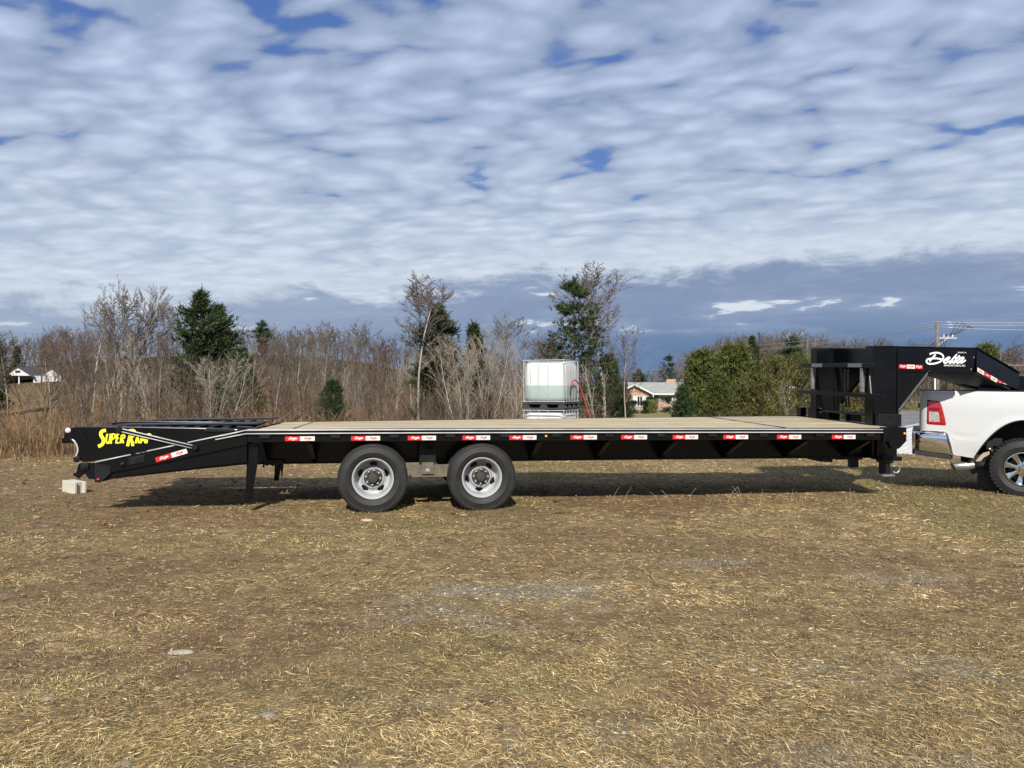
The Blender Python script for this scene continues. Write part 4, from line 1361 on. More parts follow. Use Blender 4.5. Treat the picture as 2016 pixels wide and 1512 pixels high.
for i in range(3):
    pts = [(0.75 - 0.2 * i, -0.12, h1 - 1.6), (0.5 - 0.2 * i, -0.2, h1 - 2.5), (-0.3 - 0.2 * i, -0.2, h1 - 2.9 - 0.2 * i), (-1.1 - 0.1 * i, -0.2, h1 - 3.8)]
    link("jumper_cable", MB().tube(pts, 0.035, 5).mesh("jumper_cable", [BLACKC], smooth=True), e1)
link("conduit", MB().tube([(-0.28, -0.1, 0), (-0.28, -0.1, h1 - 4.2)], 0.07, 8).mesh("conduit", [plain("pale_conduit", (0.6, 0.6, 0.58), 0.5)], smooth=True), e1)
for x in (0.55, 0.95):
    link("cutout", MB().tube([(x, -0.1, h1 - 3.9), (x, -0.1, h1 - 3.2)], 0.07, 8).mesh("cutout", [INSUL], smooth=True), e1)
e2, h2 = utility_pole(1466, 680, 128, "middle utility pole rising behind the right hand cedar", 1, 0.15)
a = MB(); a.box(-0.5, 1.2, -0.08, 0.08, h2 - 1.1, h2 - 0.95); a.tube([(0.1, -0.1, h2 - 3.2), (1.4, -0.1, h2 - 2.7), (1.6, -0.1, h2 - 2.4)], 0.06, 6)
a.box(-0.5, -0.3, -0.1, 0.1, h2 - 1.8, h2 - 1.1)
link("cross_arm", a.mesh("cross_arm", [STEEL_G]), e2)
link("cutout", MB().tube([(1.7, -0.1, h2 - 3.6), (1.65, -0.1, h2 - 2.0)], 0.13, 8).mesh("cutout", [INSUL], smooth=True), e2)
e3, h3 = utility_pole(1367, 699, 185, "farthest utility pole above the left hand cedar", 1, 0.15)
a = MB(); a.box(-1.4, 0.2, -0.08, 0.08, h3 - 0.25, h3 - 0.1)
link("cross_arm", a.mesh("cross_arm", [STEEL_G]), e3)
for x in (-1.3, -0.9):
    link("cutout", MB().tube([(x, -0.1, h3 - 1.5), (x, -0.1, h3 - 0.2)], 0.12, 8).mesh("cutout", [INSUL], smooth=True), e3)
e4, h4 = utility_pole(1590, 664, 140, "thin dead pole on the hill left of the neck frame", 0, 0.11)


def wire(name, pts, label, sag=0.5, r_=0.022):
    P = []
    for i in range(len(pts) - 1):
        a, b = Vector(pts[i]), Vector(pts[i + 1])
        for k in range(12 + (i == len(pts) - 2)):
            f = k / 12
            q = a.lerp(b, f); q.z -= sag * 4 * f * (1 - f); P.append(q)
    tag(link(name, MB().tube(P, r_, 4).mesh(name, [WIRE_M], smooth=True)), label, "power line", "overhead wires")


wire("power_line", [at(1366, 700, 185), at(1466, 681, 128), at(1842, 633, 70), at(2240, 620, 68)], "top overhead wire reaching the very tip of the nearest pole", 0.35)
wire("power_line", [at(1366, 702, 185), at(1472, 689, 128), at(1845, 638, 70), at(2240, 626, 68)], "second overhead wire just under the topmost one", 0.35)
wire("power_line", [at(1366, 704, 185), at(1470, 691, 128), at(1846, 643, 70), at(2240, 641, 68)], "third overhead wire the lowest of the upper three", 0.35)
wire("power_line", [at(1200, 726, 150), at(1480, 722, 128), at(1845, 712, 70), at(2240, 714, 68)], "low overhead wire passing behind the neck", 0.3, 0.02)
wire("power_line", [at(1240, 752, 150), at(1490, 741, 100), at(1845, 716, 70)], "lowest slanting wire above the yellow green shrubs", 0.3, 0.022)


def van(px, py, depth, yaw, name, label, paint):
    p = at(px, py, depth)
    z0 = hz(p.x, p.y)
    if p.x > 17 and 34 < p.y < 62: z0 = LOT_Z + 0.004
    e = link(name, None, loc=(p.x, p.y, z0), rot=(0, 0, rad(yaw))); tag(e, label, "van")
    prof = [(-2.5, 0.45), (2.4, 0.45), (2.5, 0.7), (2.45, 1.05), (1.75, 1.2), (1.15, 1.95), (0.9, 2.05), (-2.35, 2.05), (-2.5, 1.8)]
    soften(link("body", MB().prism(prof, -0.95, 0.95).mesh("body", [paint]), e), 0.08, 3)
    g = MB(); g.prism([(0.35, 1.2), (1.5, 1.2), (1.05, 1.8), (0.35, 1.8)], -0.965, -0.952); g.box(-1.8, 0.1, -0.965, -0.952, 1.2, 1.78)
    link("side_window", g.mesh("side_window", [GLASS_D]), e)
    for x in (-1.6, 1.55):
        for y in (-0.95, 0.75):
            w = link("wheel", MB().lathe([(0, 0), (0.2, 0), (0.33, 0.01), (0.36, 0.05), (0.36, 0.17), (0.33, 0.2), (0, 0.2)], (x, y, 0.36), 20).mesh("wheel", [BLACKC], smooth=True), e)
    return e


CARWHITE = plain("white_car_paint", (0.8, 0.8, 0.8), 0.25, vary=0.02, coat=0.5)
van(1541, 790, 60, 0, "white_van", "white van parked behind the yellow green shrubs", CARWHITE)
van(1722, 790, 118, 8, "white_van", "distant white van glimpsed through the gap in the neck frame", CARWHITE)

# ------------------------------------------------------------------ the trailer
# Trailer axes: X towards the truck from the rear end of the level deck, Y across to the far side, Z up from the deck.
TR = Matrix(((0.987508, -0.157339, 0.008506, 0), (0.157419, 0.987485, -0.009662, 0), (-0.006880, 0.010880, 0.999917, 0), (0, 0, 0, 1)))
TO = Vector((-2.95590, 8.69014, 0.97676))
BASE = Vector((4.1, 1.25, -0.978))             # its base point, on the ground under the middle
trailer = link("flatbed_trailer", None)
trailer.matrix_world = Matrix.Translation(TO) @ TR @ Matrix.Translation(BASE)
tag(trailer, "long black gooseneck flatbed trailer with a pale wooden deck and yellow lettered ramp", "trailer")


def sag(V):
    """The long frame is cambered along its length and stands a little twisted on the uneven ground."""
    V = V.copy()
    u = V[:, 0] - 4.0
    f = np.clip((10.5 - V[:, 0]) / 2.5, 0, 1)
    V[:, 2] += 0.00766 * (1 - (u / 4) ** 2) + 0.00525 * u * V[:, 1]
    return V - np.array(BASE)


def tpart(name, mb, mats, parent=None, bevel=0.0, smooth=False, label=None, shift=None):
    me = mb.mesh(name, mats if isinstance(mats, list) else [mats], smooth, sag)
    o = link(name, me, parent or trailer)
    if bevel: soften(o, bevel)
    if label: o["label"] = label
    return o


BLACK = plain("black_enamel", (0.0035, 0.0042, 0.0055), 0.21, vary=0.25, scale=3.0, rvary=0.05, spec=0.30)
PALEBAR = plain("pale_grey_bar", (0.46, 0.46, 0.45), 0.3, vary=0.2, scale=6)  # pale grey for the rub rail bars, tail bars and strut rods
BLACK_R = plain("black_enamel_worn", (0.006, 0.0066, 0.008), 0.42, vary=0.3, scale=6.0, rvary=0.1, spec=0.3)
RUBBER = plain("tyre_rubber", (0.0145, 0.0148, 0.0145), 0.62, vary=0.22, scale=7.0, rvary=0.1, spec=0.4)
def add_dust(mt, colour, lo, hi, amount, scale):
    """A patchy film of dust over a material."""
    nt = mt.node_tree; N, L = nt.nodes, nt.links; b = N["Principled BSDF"]
    src = b.inputs["Base Color"].links[0].from_socket
    tc = N.new("ShaderNodeTexCoord"); n = N.new("ShaderNodeTexNoise"); n.inputs["Scale"].default_value = scale; n.inputs["Detail"].default_value = 7; n.inputs["Roughness"].default_value = 0.7
    L.new(tc.outputs["Object"], n.inputs["Vector"])
    r = N.new("ShaderNodeMapRange"); r.interpolation_type = "SMOOTHSTEP"; L.new(n.outputs["Fac"], r.inputs["Value"])
    r.inputs["From Min"].default_value = lo; r.inputs["From Max"].default_value = hi; r.inputs["To Max"].default_value = amount
    mx = N.new("ShaderNodeMix"); mx.data_type = "RGBA"; L.new(r.outputs["Result"], mx.inputs["Factor"]); L.new(src, mx.inputs["A"])
    mx.inputs["B"].default_value = (*colour, 1); L.new(mx.outputs["Result"], b.inputs["Base Color"])


add_dust(RUBBER, (0.12, 0.10, 0.075), 0.45, 0.82, 0.13, 6.0)
add_dust(BLACK, (0.10, 0.085, 0.065), 0.50, 0.85, 0.05, 4.0)
add_dust(BLACK_R, (0.12, 0.10, 0.075), 0.45, 0.85, 0.10, 5.0)
RIM_W = plain("silver_white_wheel_paint", (0.36, 0.37, 0.38), 0.33, vary=0.04, scale=10, coat=0.2)
HUB_D = plain("dark_oily_hub", (0.05, 0.045, 0.04), 0.4, 0.2, vary=0.3)
BOLT_M = plain("zinc_nut", (0.62, 0.62, 0.60), 0.3, 0.9)
GALV = plain("galvanised_steel", (0.36, 0.37, 0.375), 0.42, 0.75, vary=0.25, scale=14)
DUSTY = plain("dust_covered_steel", (0.115, 0.100, 0.072), 0.8, vary=0.4, scale=9.0)
TAPE_W = plain("white_reflective_tape", (0.62, 0.63, 0.61), 0.35, vary=0.03)
TAPE_R = plain("red_reflective_tape", (0.60, 0.022, 0.025), 0.35, vary=0.05)
CREAM = plain("cream_reflective_tape", (0.70, 0.65, 0.55), 0.4, vary=0.03)
LETTER_W = plain("white_vinyl", (0.80, 0.80, 0.80), 0.45, vary=0.01)
LETTER_Y = plain("yellow_vinyl", (0.86, 0.80, 0.03), 0.42, vary=0.02)
GREYTAPE = plain("grey_tape", (0.17, 0.18, 0.19), 0.5)
AMBER = plain("amber_lens", (0.85, 0.40, 0.05), 0.2)
REDLENS = plain("red_lens", (0.45, 0.012, 0.02), 0.15)


def wood_material():
    mt, nt, b = new_mat("pale_pine_boards")
    N, L = nt.nodes, nt.links
    tc = N.new("ShaderNodeTexCoord"); oi = N.new("ShaderNodeObjectInfo")
    off = N.new("ShaderNodeVectorMath"); off.operation = "SCALE"; off.inputs[0].default_value = (31, 17, 9)
    L.new(oi.outputs["Random"], off.inputs["Scale"])
    ad = N.new("ShaderNodeVectorMath"); ad.operation = "ADD"
    L.new(tc.outputs["Object"], ad.inputs[0]); L.new(off.outputs[0], ad.inputs[1])
    mp = N.new("ShaderNodeMapping"); mp.inputs["Scale"].default_value = (1.1, 26, 26)
    L.new(ad.outputs[0], mp.inputs["Vector"])
    n = N.new("ShaderNodeTexNoise"); n.inputs["Scale"].default_value = 1.6; n.inputs["Detail"].default_value = 6; n.inputs["Roughness"].default_value = 0.65
    L.new(mp.outputs[0], n.inputs["Vector"])
    r = N.new("ShaderNodeValToRGB"); L.new(n.outputs["Fac"], r.inputs[0])
    e = r.color_ramp.elements
    e[0].position = 0.30; e[0].color = (0.34, 0.262, 0.145, 1); e[1].position = 0.62; e[1].color = (0.58, 0.485, 0.315, 1)
    q = e.new(0.45); q.color = (0.48, 0.395, 0.25, 1)
    mp2 = N.new("ShaderNodeMapping"); mp2.inputs["Scale"].default_value = (1.6, 5, 5); L.new(ad.outputs[0], mp2.inputs["Vector"])
    n2 = N.new("ShaderNodeTexNoise"); n2.inputs["Scale"].default_value = 1.3; n2.inputs["Detail"].default_value = 5
    L.new(mp2.outputs[0], n2.inputs["Vector"])
    r2 = N.new("ShaderNodeMapRange"); L.new(n2.outputs["Fac"], r2.inputs["Value"])
    r2.inputs["From Min"].default_value = 0.3; r2.inputs["From Max"].default_value = 0.7; r2.inputs["To Min"].default_value = 0.74; r2.inputs["To Max"].default_value = 1.12
    r3 = N.new("ShaderNodeMapRange"); L.new(oi.outputs["Random"], r3.inputs["Value"]); r3.inputs["To Min"].default_value = 0.68; r3.inputs["To Max"].default_value = 1.06
    mm = N.new("ShaderNodeMath"); mm.operation = "MULTIPLY"; L.new(r2.outputs["Result"], mm.inputs[0]); L.new(r3.outputs["Result"], mm.inputs[1])
    s = N.new("ShaderNodeVectorMath"); s.operation = "SCALE"; L.new(r.outputs[0], s.inputs[0]); L.new(mm.outputs[0], s.inputs["Scale"])
    # knots
    mp3 = N.new("ShaderNodeMapping"); mp3.inputs["Scale"].default_value = (2.2, 7, 7); L.new(ad.outputs[0], mp3.inputs["Vector"])
    vo = N.new("ShaderNodeTexVoronoi"); vo.inputs["Scale"].default_value = 0.9; L.new(mp3.outputs[0], vo.inputs["Vector"])
    kr = N.new("ShaderNodeMapRange"); kr.interpolation_type = "SMOOTHSTEP"; L.new(vo.outputs["Distance"], kr.inputs["Value"])
    kr.inputs["From Min"].default_value = 0.05; kr.inputs["From Max"].default_value = 0.13; kr.inputs["To Min"].default_value = 0.75; kr.inputs["To Max"].default_value = 0.0
    mx = N.new("ShaderNodeMix"); mx.data_type = "RGBA"; L.new(kr.outputs["Result"], mx.inputs["Factor"]); L.new(s.outputs[0], mx.inputs["A"])
    mx.inputs["B"].default_value = (0.15, 0.105, 0.06, 1)
    L.new(mx.outputs["Result"], b.inputs["Base Color"])
    b.inputs["Roughness"].default_value = 0.75; b.inputs["Specular IOR Level"].default_value = 0.25
    return mt


WOOD = wood_material()
W_ = 2.5
# boards of the deck, in three lengths with a steel seam between
rr = random.Random(3)
nb = 13
bw = (W_ - 0.14) / nb
for (xa, xb) in ((0.05, 0.425), (0.455, 6.525), (6.575, 8.10)):
    for k in range(nb):
        y0 = 0.07 + k * bw
        ns = max(1, int((xb - xa) / 0.7))
        dz = rr.uniform(-0.0025, 0.0015)
        mb = MB().box(xa + rr.uniform(0, 0.004), xb - rr.uniform(0, 0.004), y0 + 0.003, y0 + bw - 0.003, -0.04 + dz, dz, ns)
        tpart("deck_plank", mb, WOOD)
seam = MB().box(0.427, 0.453, 0.07, W_ - 0.07, -0.03, 0.002)
tpart("deck_seam", seam, BLACK_R)
tpart("deck_seam", MB().prism([(6.53, 0.07), (6.57, 0.07), (6.57, W_ - 0.07), (6.53, W_ - 0.07)], -0.03, 0.004, "xy"), BLACK_R)
tpart("under_deck", MB().box(0.0, 8.12, 0.08, W_ - 0.08, -0.155, -0.05, 12), BLACK_R)
tpart("front_header", MB().box(8.105, 8.20, -0.015, W_ + 0.015, -0.165, 0.012), BLACK, bevel=0.006)
tpart("front_corner", MB().prism([(7.875, -0.165), (7.875, 0.012), (8.205, 0.014), (8.208, -0.165), (8.10, -0.265), (8.0, -0.265), (7.95, -0.165)], -0.03, 0.055, "xz"), BLACK, bevel=0.004)
tpart("front_corner", MB().prism([(7.875, -0.165), (7.875, 0.012), (8.205, 0.014), (8.208, -0.165), (8.10, -0.265), (8.0, -0.265), (7.95, -0.165)], W_ - 0.055, W_ + 0.03, "xz"), BLACK, bevel=0.004)

for side in (0, 1):
    def yy(y): return y if side == 0 else W_ - y
    def ybox(mb, x0, x1, ya, yb, z0, z1, nx=1):
        a, b = sorted((yy(ya), yy(yb))); return mb.box(x0, x1, a, b, z0, z1, nx)
    # channel under the rub rail
    tpart("side_channel", ybox(MB(), -0.06, 7.90, 0.008, 0.065, -0.152, -0.002, 14), BLACK_R if side else BLACK, bevel=0.004)
    # flat rub rail between two round bars, standing off on the stake pockets
    rb = MB()
    ybox(rb, -0.06, 7.868, -0.030, -0.021, -0.058, -0.012, 14)
    rr_ = tpart("rub_rail", rb, BLACK, smooth=False)
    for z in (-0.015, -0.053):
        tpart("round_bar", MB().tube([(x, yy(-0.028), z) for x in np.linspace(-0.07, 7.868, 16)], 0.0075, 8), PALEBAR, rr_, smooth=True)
    for x in (0.135, 0.924, 1.594, 2.253, 2.905, 3.544, 4.198, 4.867, 5.533, 6.217, 6.988, 7.70):
        tpart("stake_pocket", ybox(MB(), x - 0.055, x + 0.055, -0.020, 0.007, -0.108, -0.006), BLACK_R, bevel=0.003)
    # deep main beam with flanges
    bm_ = MB()
    ybox(bm_, -0.2, 8.10, 0.62, 0.635, -0.44, -0.156, 12)
    ybox(bm_, -0.2, 8.10, 0.545, 0.71, -0.452, -0.44, 12)
    tpart("main_beam", bm_, BLACK)
    for x in (0.625, 2.025, 3.345, 4.215, 5.09, 5.975, 6.86, 7.745):
        g = MB()
        pl = [(yy(0.075), -0.157), (yy(0.618), -0.157), (yy(0.618), -0.425), (yy(0.59), -0.43), (yy(0.075), -0.175)]
        g.prism(pl, x - 0.005, x + 0.005, "yz")
        a = Vector((x, yy(0.07), -0.178)); b = Vector((x, yy(0.60), -0.428)); d = (b - a).normalized()
        g.obox((a + b) / 2, d, (1, 0, 0), d.cross(Vector((1, 0, 0))), (b - a).length / 2, 0.028, 0.005)
        tpart("outrigger", g, BLACK_R)

for x in (0.9, 1.75, 2.4, 3.2, 4.0, 4.8, 5.6, 6.4, 7.2):
    tpart("cross_member", MB().box(x - 0.04, x + 0.04, 0.72, W_ - 0.72, -0.26, -0.156), BLACK_R)


# conspicuity tape with the maker's script on each half
def ribbon(paths, width, y, off=(0, 0), scale=1.0, n=None, shear=0.0):
    """Flat brush strokes in the X-Z plane, each a smooth curve through its points."""
    mb = MB(); lift = 0.0
    for P in paths:
        w = width
        if isinstance(P, tuple): P, w = P
        pts = [Vector((p[0], 0, p[1])) for p in P]
        Q = []
        for i in range(len(pts) - 1):
            p0 = pts[max(i - 1, 0)]; p1 = pts[i]; p2 = pts[i + 1]; p3 = pts[min(i + 2, len(pts) - 1)]
            m_ = n or 5
            for k in range(m_):
                t = k / m_
                Q.append(0.5 * ((2 * p1) + (p2 - p0) * t + (2 * p0 - 5 * p1 + 4 * p2 - p3) * t * t + (3 * p1 - p0 - 3 * p2 + p3) * t ** 3))
        Q.append(pts[-1])
        vs_, fs = [], []
        for i, q in enumerate(Q):
            d = (Q[min(i + 1, len(Q) - 1)] - Q[max(i - 1, 0)]).normalized()
            s = Vector((-d.z, 0, d.x)) * (w * 0.5)
            lift += 0.00002
            for sg in (-1, 1):
                v = q + s * sg
                vs_.append((off[0] + v.x * scale, y - lift, off[1] + v.z * scale))
        for i in range(len(Q) - 1):
            fs.append((2 * i, 2 * i + 2, 2 * i + 3, 2 * i + 1))
        mb.add(vs_, fs)
    return mb


SCRIPT = [
    ([(8.94, 0.989), (8.97, 1.001), (9.03, 1.012), (9.09, 1.007), (9.133, 0.986), (9.153, 0.956), (9.145, 0.925), (9.117, 0.897), (9.066, 0.873), (9.002, 0.859), (8.938, 0.856), (8.901, 0.871), (8.892, 0.898), (8.916, 0.921), (8.971, 0.93), (9.039, 0.933), (9.1, 0.926), (9.143, 0.911)], 0.023),
    ([(9.03, 0.986), (8.984, 0.939), (8.937, 0.889)], 0.024),
    ([(9.173, 0.904), (9.229, 0.924), (9.251, 0.942), (9.237, 0.953), (9.207, 0.939), (9.169, 0.91), (9.157, 0.886), (9.175, 0.87), (9.208, 0.881), (9.246, 0.903)], 0.021),
    ([(9.362, 0.994), (9.306, 0.939), (9.255, 0.884), (9.249, 0.872), (9.272, 0.88), (9.302, 0.904)], 0.023),
    ([(9.405, 0.979), (9.354, 0.928), (9.309, 0.883), (9.305, 0.873), (9.333, 0.885), (9.363, 0.909)], 0.022),
    ([(9.328, 0.941), (9.414, 0.958)], 0.017),
    ([(9.473, 0.947), (9.449, 0.954), (9.401, 0.927), (9.365, 0.893), (9.365, 0.875), (9.391, 0.88), (9.436, 0.914), (9.473, 0.947), (9.432, 0.902), (9.424, 0.876), (9.454, 0.887), (9.499, 0.917)], 0.021),
]
SMALL = [([((x - 9.195) , (z - 0.935)) for x, z in P], w * 1.15) for P, w in SCRIPT]


def plane_frame(mb, ang, ox, oz):
    c, s = math.cos(ang), math.sin(ang)
    mb.V = [(ox + v[0] * c - v[2] * s, v[1], oz + v[0] * s + v[2] * c) for v in mb.V]
    return mb


def tape(x, z, y, halves, ang=0.0, length=0.331, hgt=0.052, parent=None):
    """halves: string of r / w blocks from left to right."""
    n = len(halves); w = length / n
    base = None
    for i, ch in enumerate(halves):
        m_ = {"r": TAPE_R, "w": TAPE_W, "c": CREAM}[ch]
        mb = MB().box(i * w + (0.0006 if i else 0), (i + 1) * w, y - 0.0035, y - 0.001, -hgt, 0)
        if base is None:
            t = tpart("reflective_tape", plane_frame(mb, ang, x, z), m_, parent)
            base = t
        else:
            t = tpart("tape_half" if n == 2 else "tape_block", plane_frame(mb, ang, x, z), m_, base if parent is None else parent)
        sc = 0.082 / 0.6 if n == 2 else 0.075 / 0.6
        lt = ribbon([(P, w_) for P, w_ in SMALL], 0.02, y - 0.0045, (i * w + w * (0.53 if n == 2 else 0.5), -hgt * 0.42), sc * (1.15 if ch == "r" else 1.0), 2)
        ln = MB().box(i * w + w * 0.46, i * w + w * 0.66, y - 0.0045, y - 0.0042, -hgt * 0.83, -hgt * 0.74)
        lt.add(ln.V, ln.F)
        tpart("lettering", plane_frame(lt, ang, x, z), LETTER_W if ch == "r" else TAPE_R, base if parent is None else parent)
    return base


for x in (0.3574, 1.1004, 1.7526, 2.3982, 2.9631, 3.7159, 4.3558, 5.02, 5.6874, 6.4108, 7.1695):
    tape(x, -0.0875, 0.006, "rw")


def lens(x, y, z, m_, r_=0.016):
    tpart("marker_light", MB().lathe([(r_, 0.0), (r_ * 0.9, -0.010), (r_ * 0.4, -0.016), (0.0, -0.017)], (x, y, z), 12), m_, smooth=True)


lens(3.413, 0.004, -0.098, AMBER); lens(8.175, -0.032, -0.065, AMBER)

# ------------------------------------------------------------------ sloping tail with the folded ramps
DROP = math.atan2(0.358 - 0.016, 1.674 - 0.079)
for side in (0, 1):
    s_ = -1 if side else 1
    def yb(a, b): return tuple(sorted((a, b) if side == 0 else (W_ - a, W_ - b)))
    rail = [(-0.06, -0.008), (-0.06, -0.172), (-0.35, -0.24), (-1.04, -0.385), (-1.515, -0.478), (-1.676, -0.52), (-1.676, -0.368)]
    tpart("tail_rail", MB().prism(rail, *yb(0.0, 0.065), "xz"), BLACK, bevel=0.004)
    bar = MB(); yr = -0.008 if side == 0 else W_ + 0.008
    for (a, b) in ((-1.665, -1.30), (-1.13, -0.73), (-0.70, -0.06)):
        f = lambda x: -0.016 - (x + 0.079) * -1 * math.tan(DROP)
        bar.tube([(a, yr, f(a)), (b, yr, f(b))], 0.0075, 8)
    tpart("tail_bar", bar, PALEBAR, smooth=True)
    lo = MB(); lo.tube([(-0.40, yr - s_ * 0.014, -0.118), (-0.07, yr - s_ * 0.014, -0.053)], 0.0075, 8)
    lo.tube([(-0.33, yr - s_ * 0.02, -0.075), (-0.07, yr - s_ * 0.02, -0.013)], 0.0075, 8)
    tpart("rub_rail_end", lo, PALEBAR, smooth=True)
    beam = [(-0.15, -0.15), (-0.15, -0.452), (-0.70, -0.50), (-1.56, -0.585), (-1.66, -0.60), (-1.66, -0.42)]
    tpart("tail_beam", MB().prism(beam, *yb(0.60, 0.65), "xz"), BLACK)
    skirt = [(-0.07, -0.17), (-0.07, -0.378), (-0.555, -0.428), (-1.36, -0.514), (-1.60, -0.575), (-1.66, -0.575), (-1.66, -0.50), (-1.0, -0.375), (-0.35, -0.235)]
    tpart("tail_skirt", MB().prism(skirt, *yb(0.030, 0.055), "xz"), BLACK)
    tpart("end_plate", MB().prism([(-1.675, -0.37), (-1.673, -0.579), (-1.609, -0.583), (-1.509, -0.479), (-1.52, -0.44), (-1.5, -0.41)], *yb(-0.006, -0.0005), "xz"), BLACK_R)
    hb = [(-1.839, -0.371), (-1.853, -0.418), (-1.865, -0.471), (-1.897, -0.468), (-1.891, -0.499), (-1.838, -0.538), (-1.774, -0.482), (-1.735, -0.543), (-1.679, -0.547), (-1.677, -0.364), (-1.781, -0.356)]
    tpart("hinge_bracket", MB().prism(hb, *yb(-0.004, 0.012), "xz"), BLACK, bevel=0.002)
    tpart("hinge_bracket", MB().prism(hb, *yb(0.95, 0.966), "xz"), BLACK_R)
    for (x, z, r_) in ((-1.771, -0.402, 0.042), (-1.854, -0.322, 0.034), (-1.385, -0.385, 0.022)):
        y0 = -0.03 if side == 0 else W_ + 0.03
        tpart("pivot_pin", MB().lathe([(0, -0.012 * s_), (r_ * 0.55, -0.012 * s_), (r_ * 0.6, 0), (r_, 0.002 * s_), (r_, 0.026 * s_)], (x, y0, z), 18), BLACK_R, smooth=False)
    lugs = MB()
    for (x, z) in ((-1.236, -0.305),):
        a, b = yb(-0.014, -0.001)
        lugs.prism([(x - 0.085, z - 0.01), (x + 0.085, z + 0.026), (x + 0.085, z - 0.055), (x - 0.085, z - 0.09)], a, b, "xz")
    tpart("tail_pocket", lugs, BLACK_R, bevel=0.003)
tape(-1.046, -0.315, -0.001, "rw", math.atan2(0.10, 0.335), 0.345, 0.054)
lens(-1.635, -0.007, -0.548, REDLENS, 0.017)

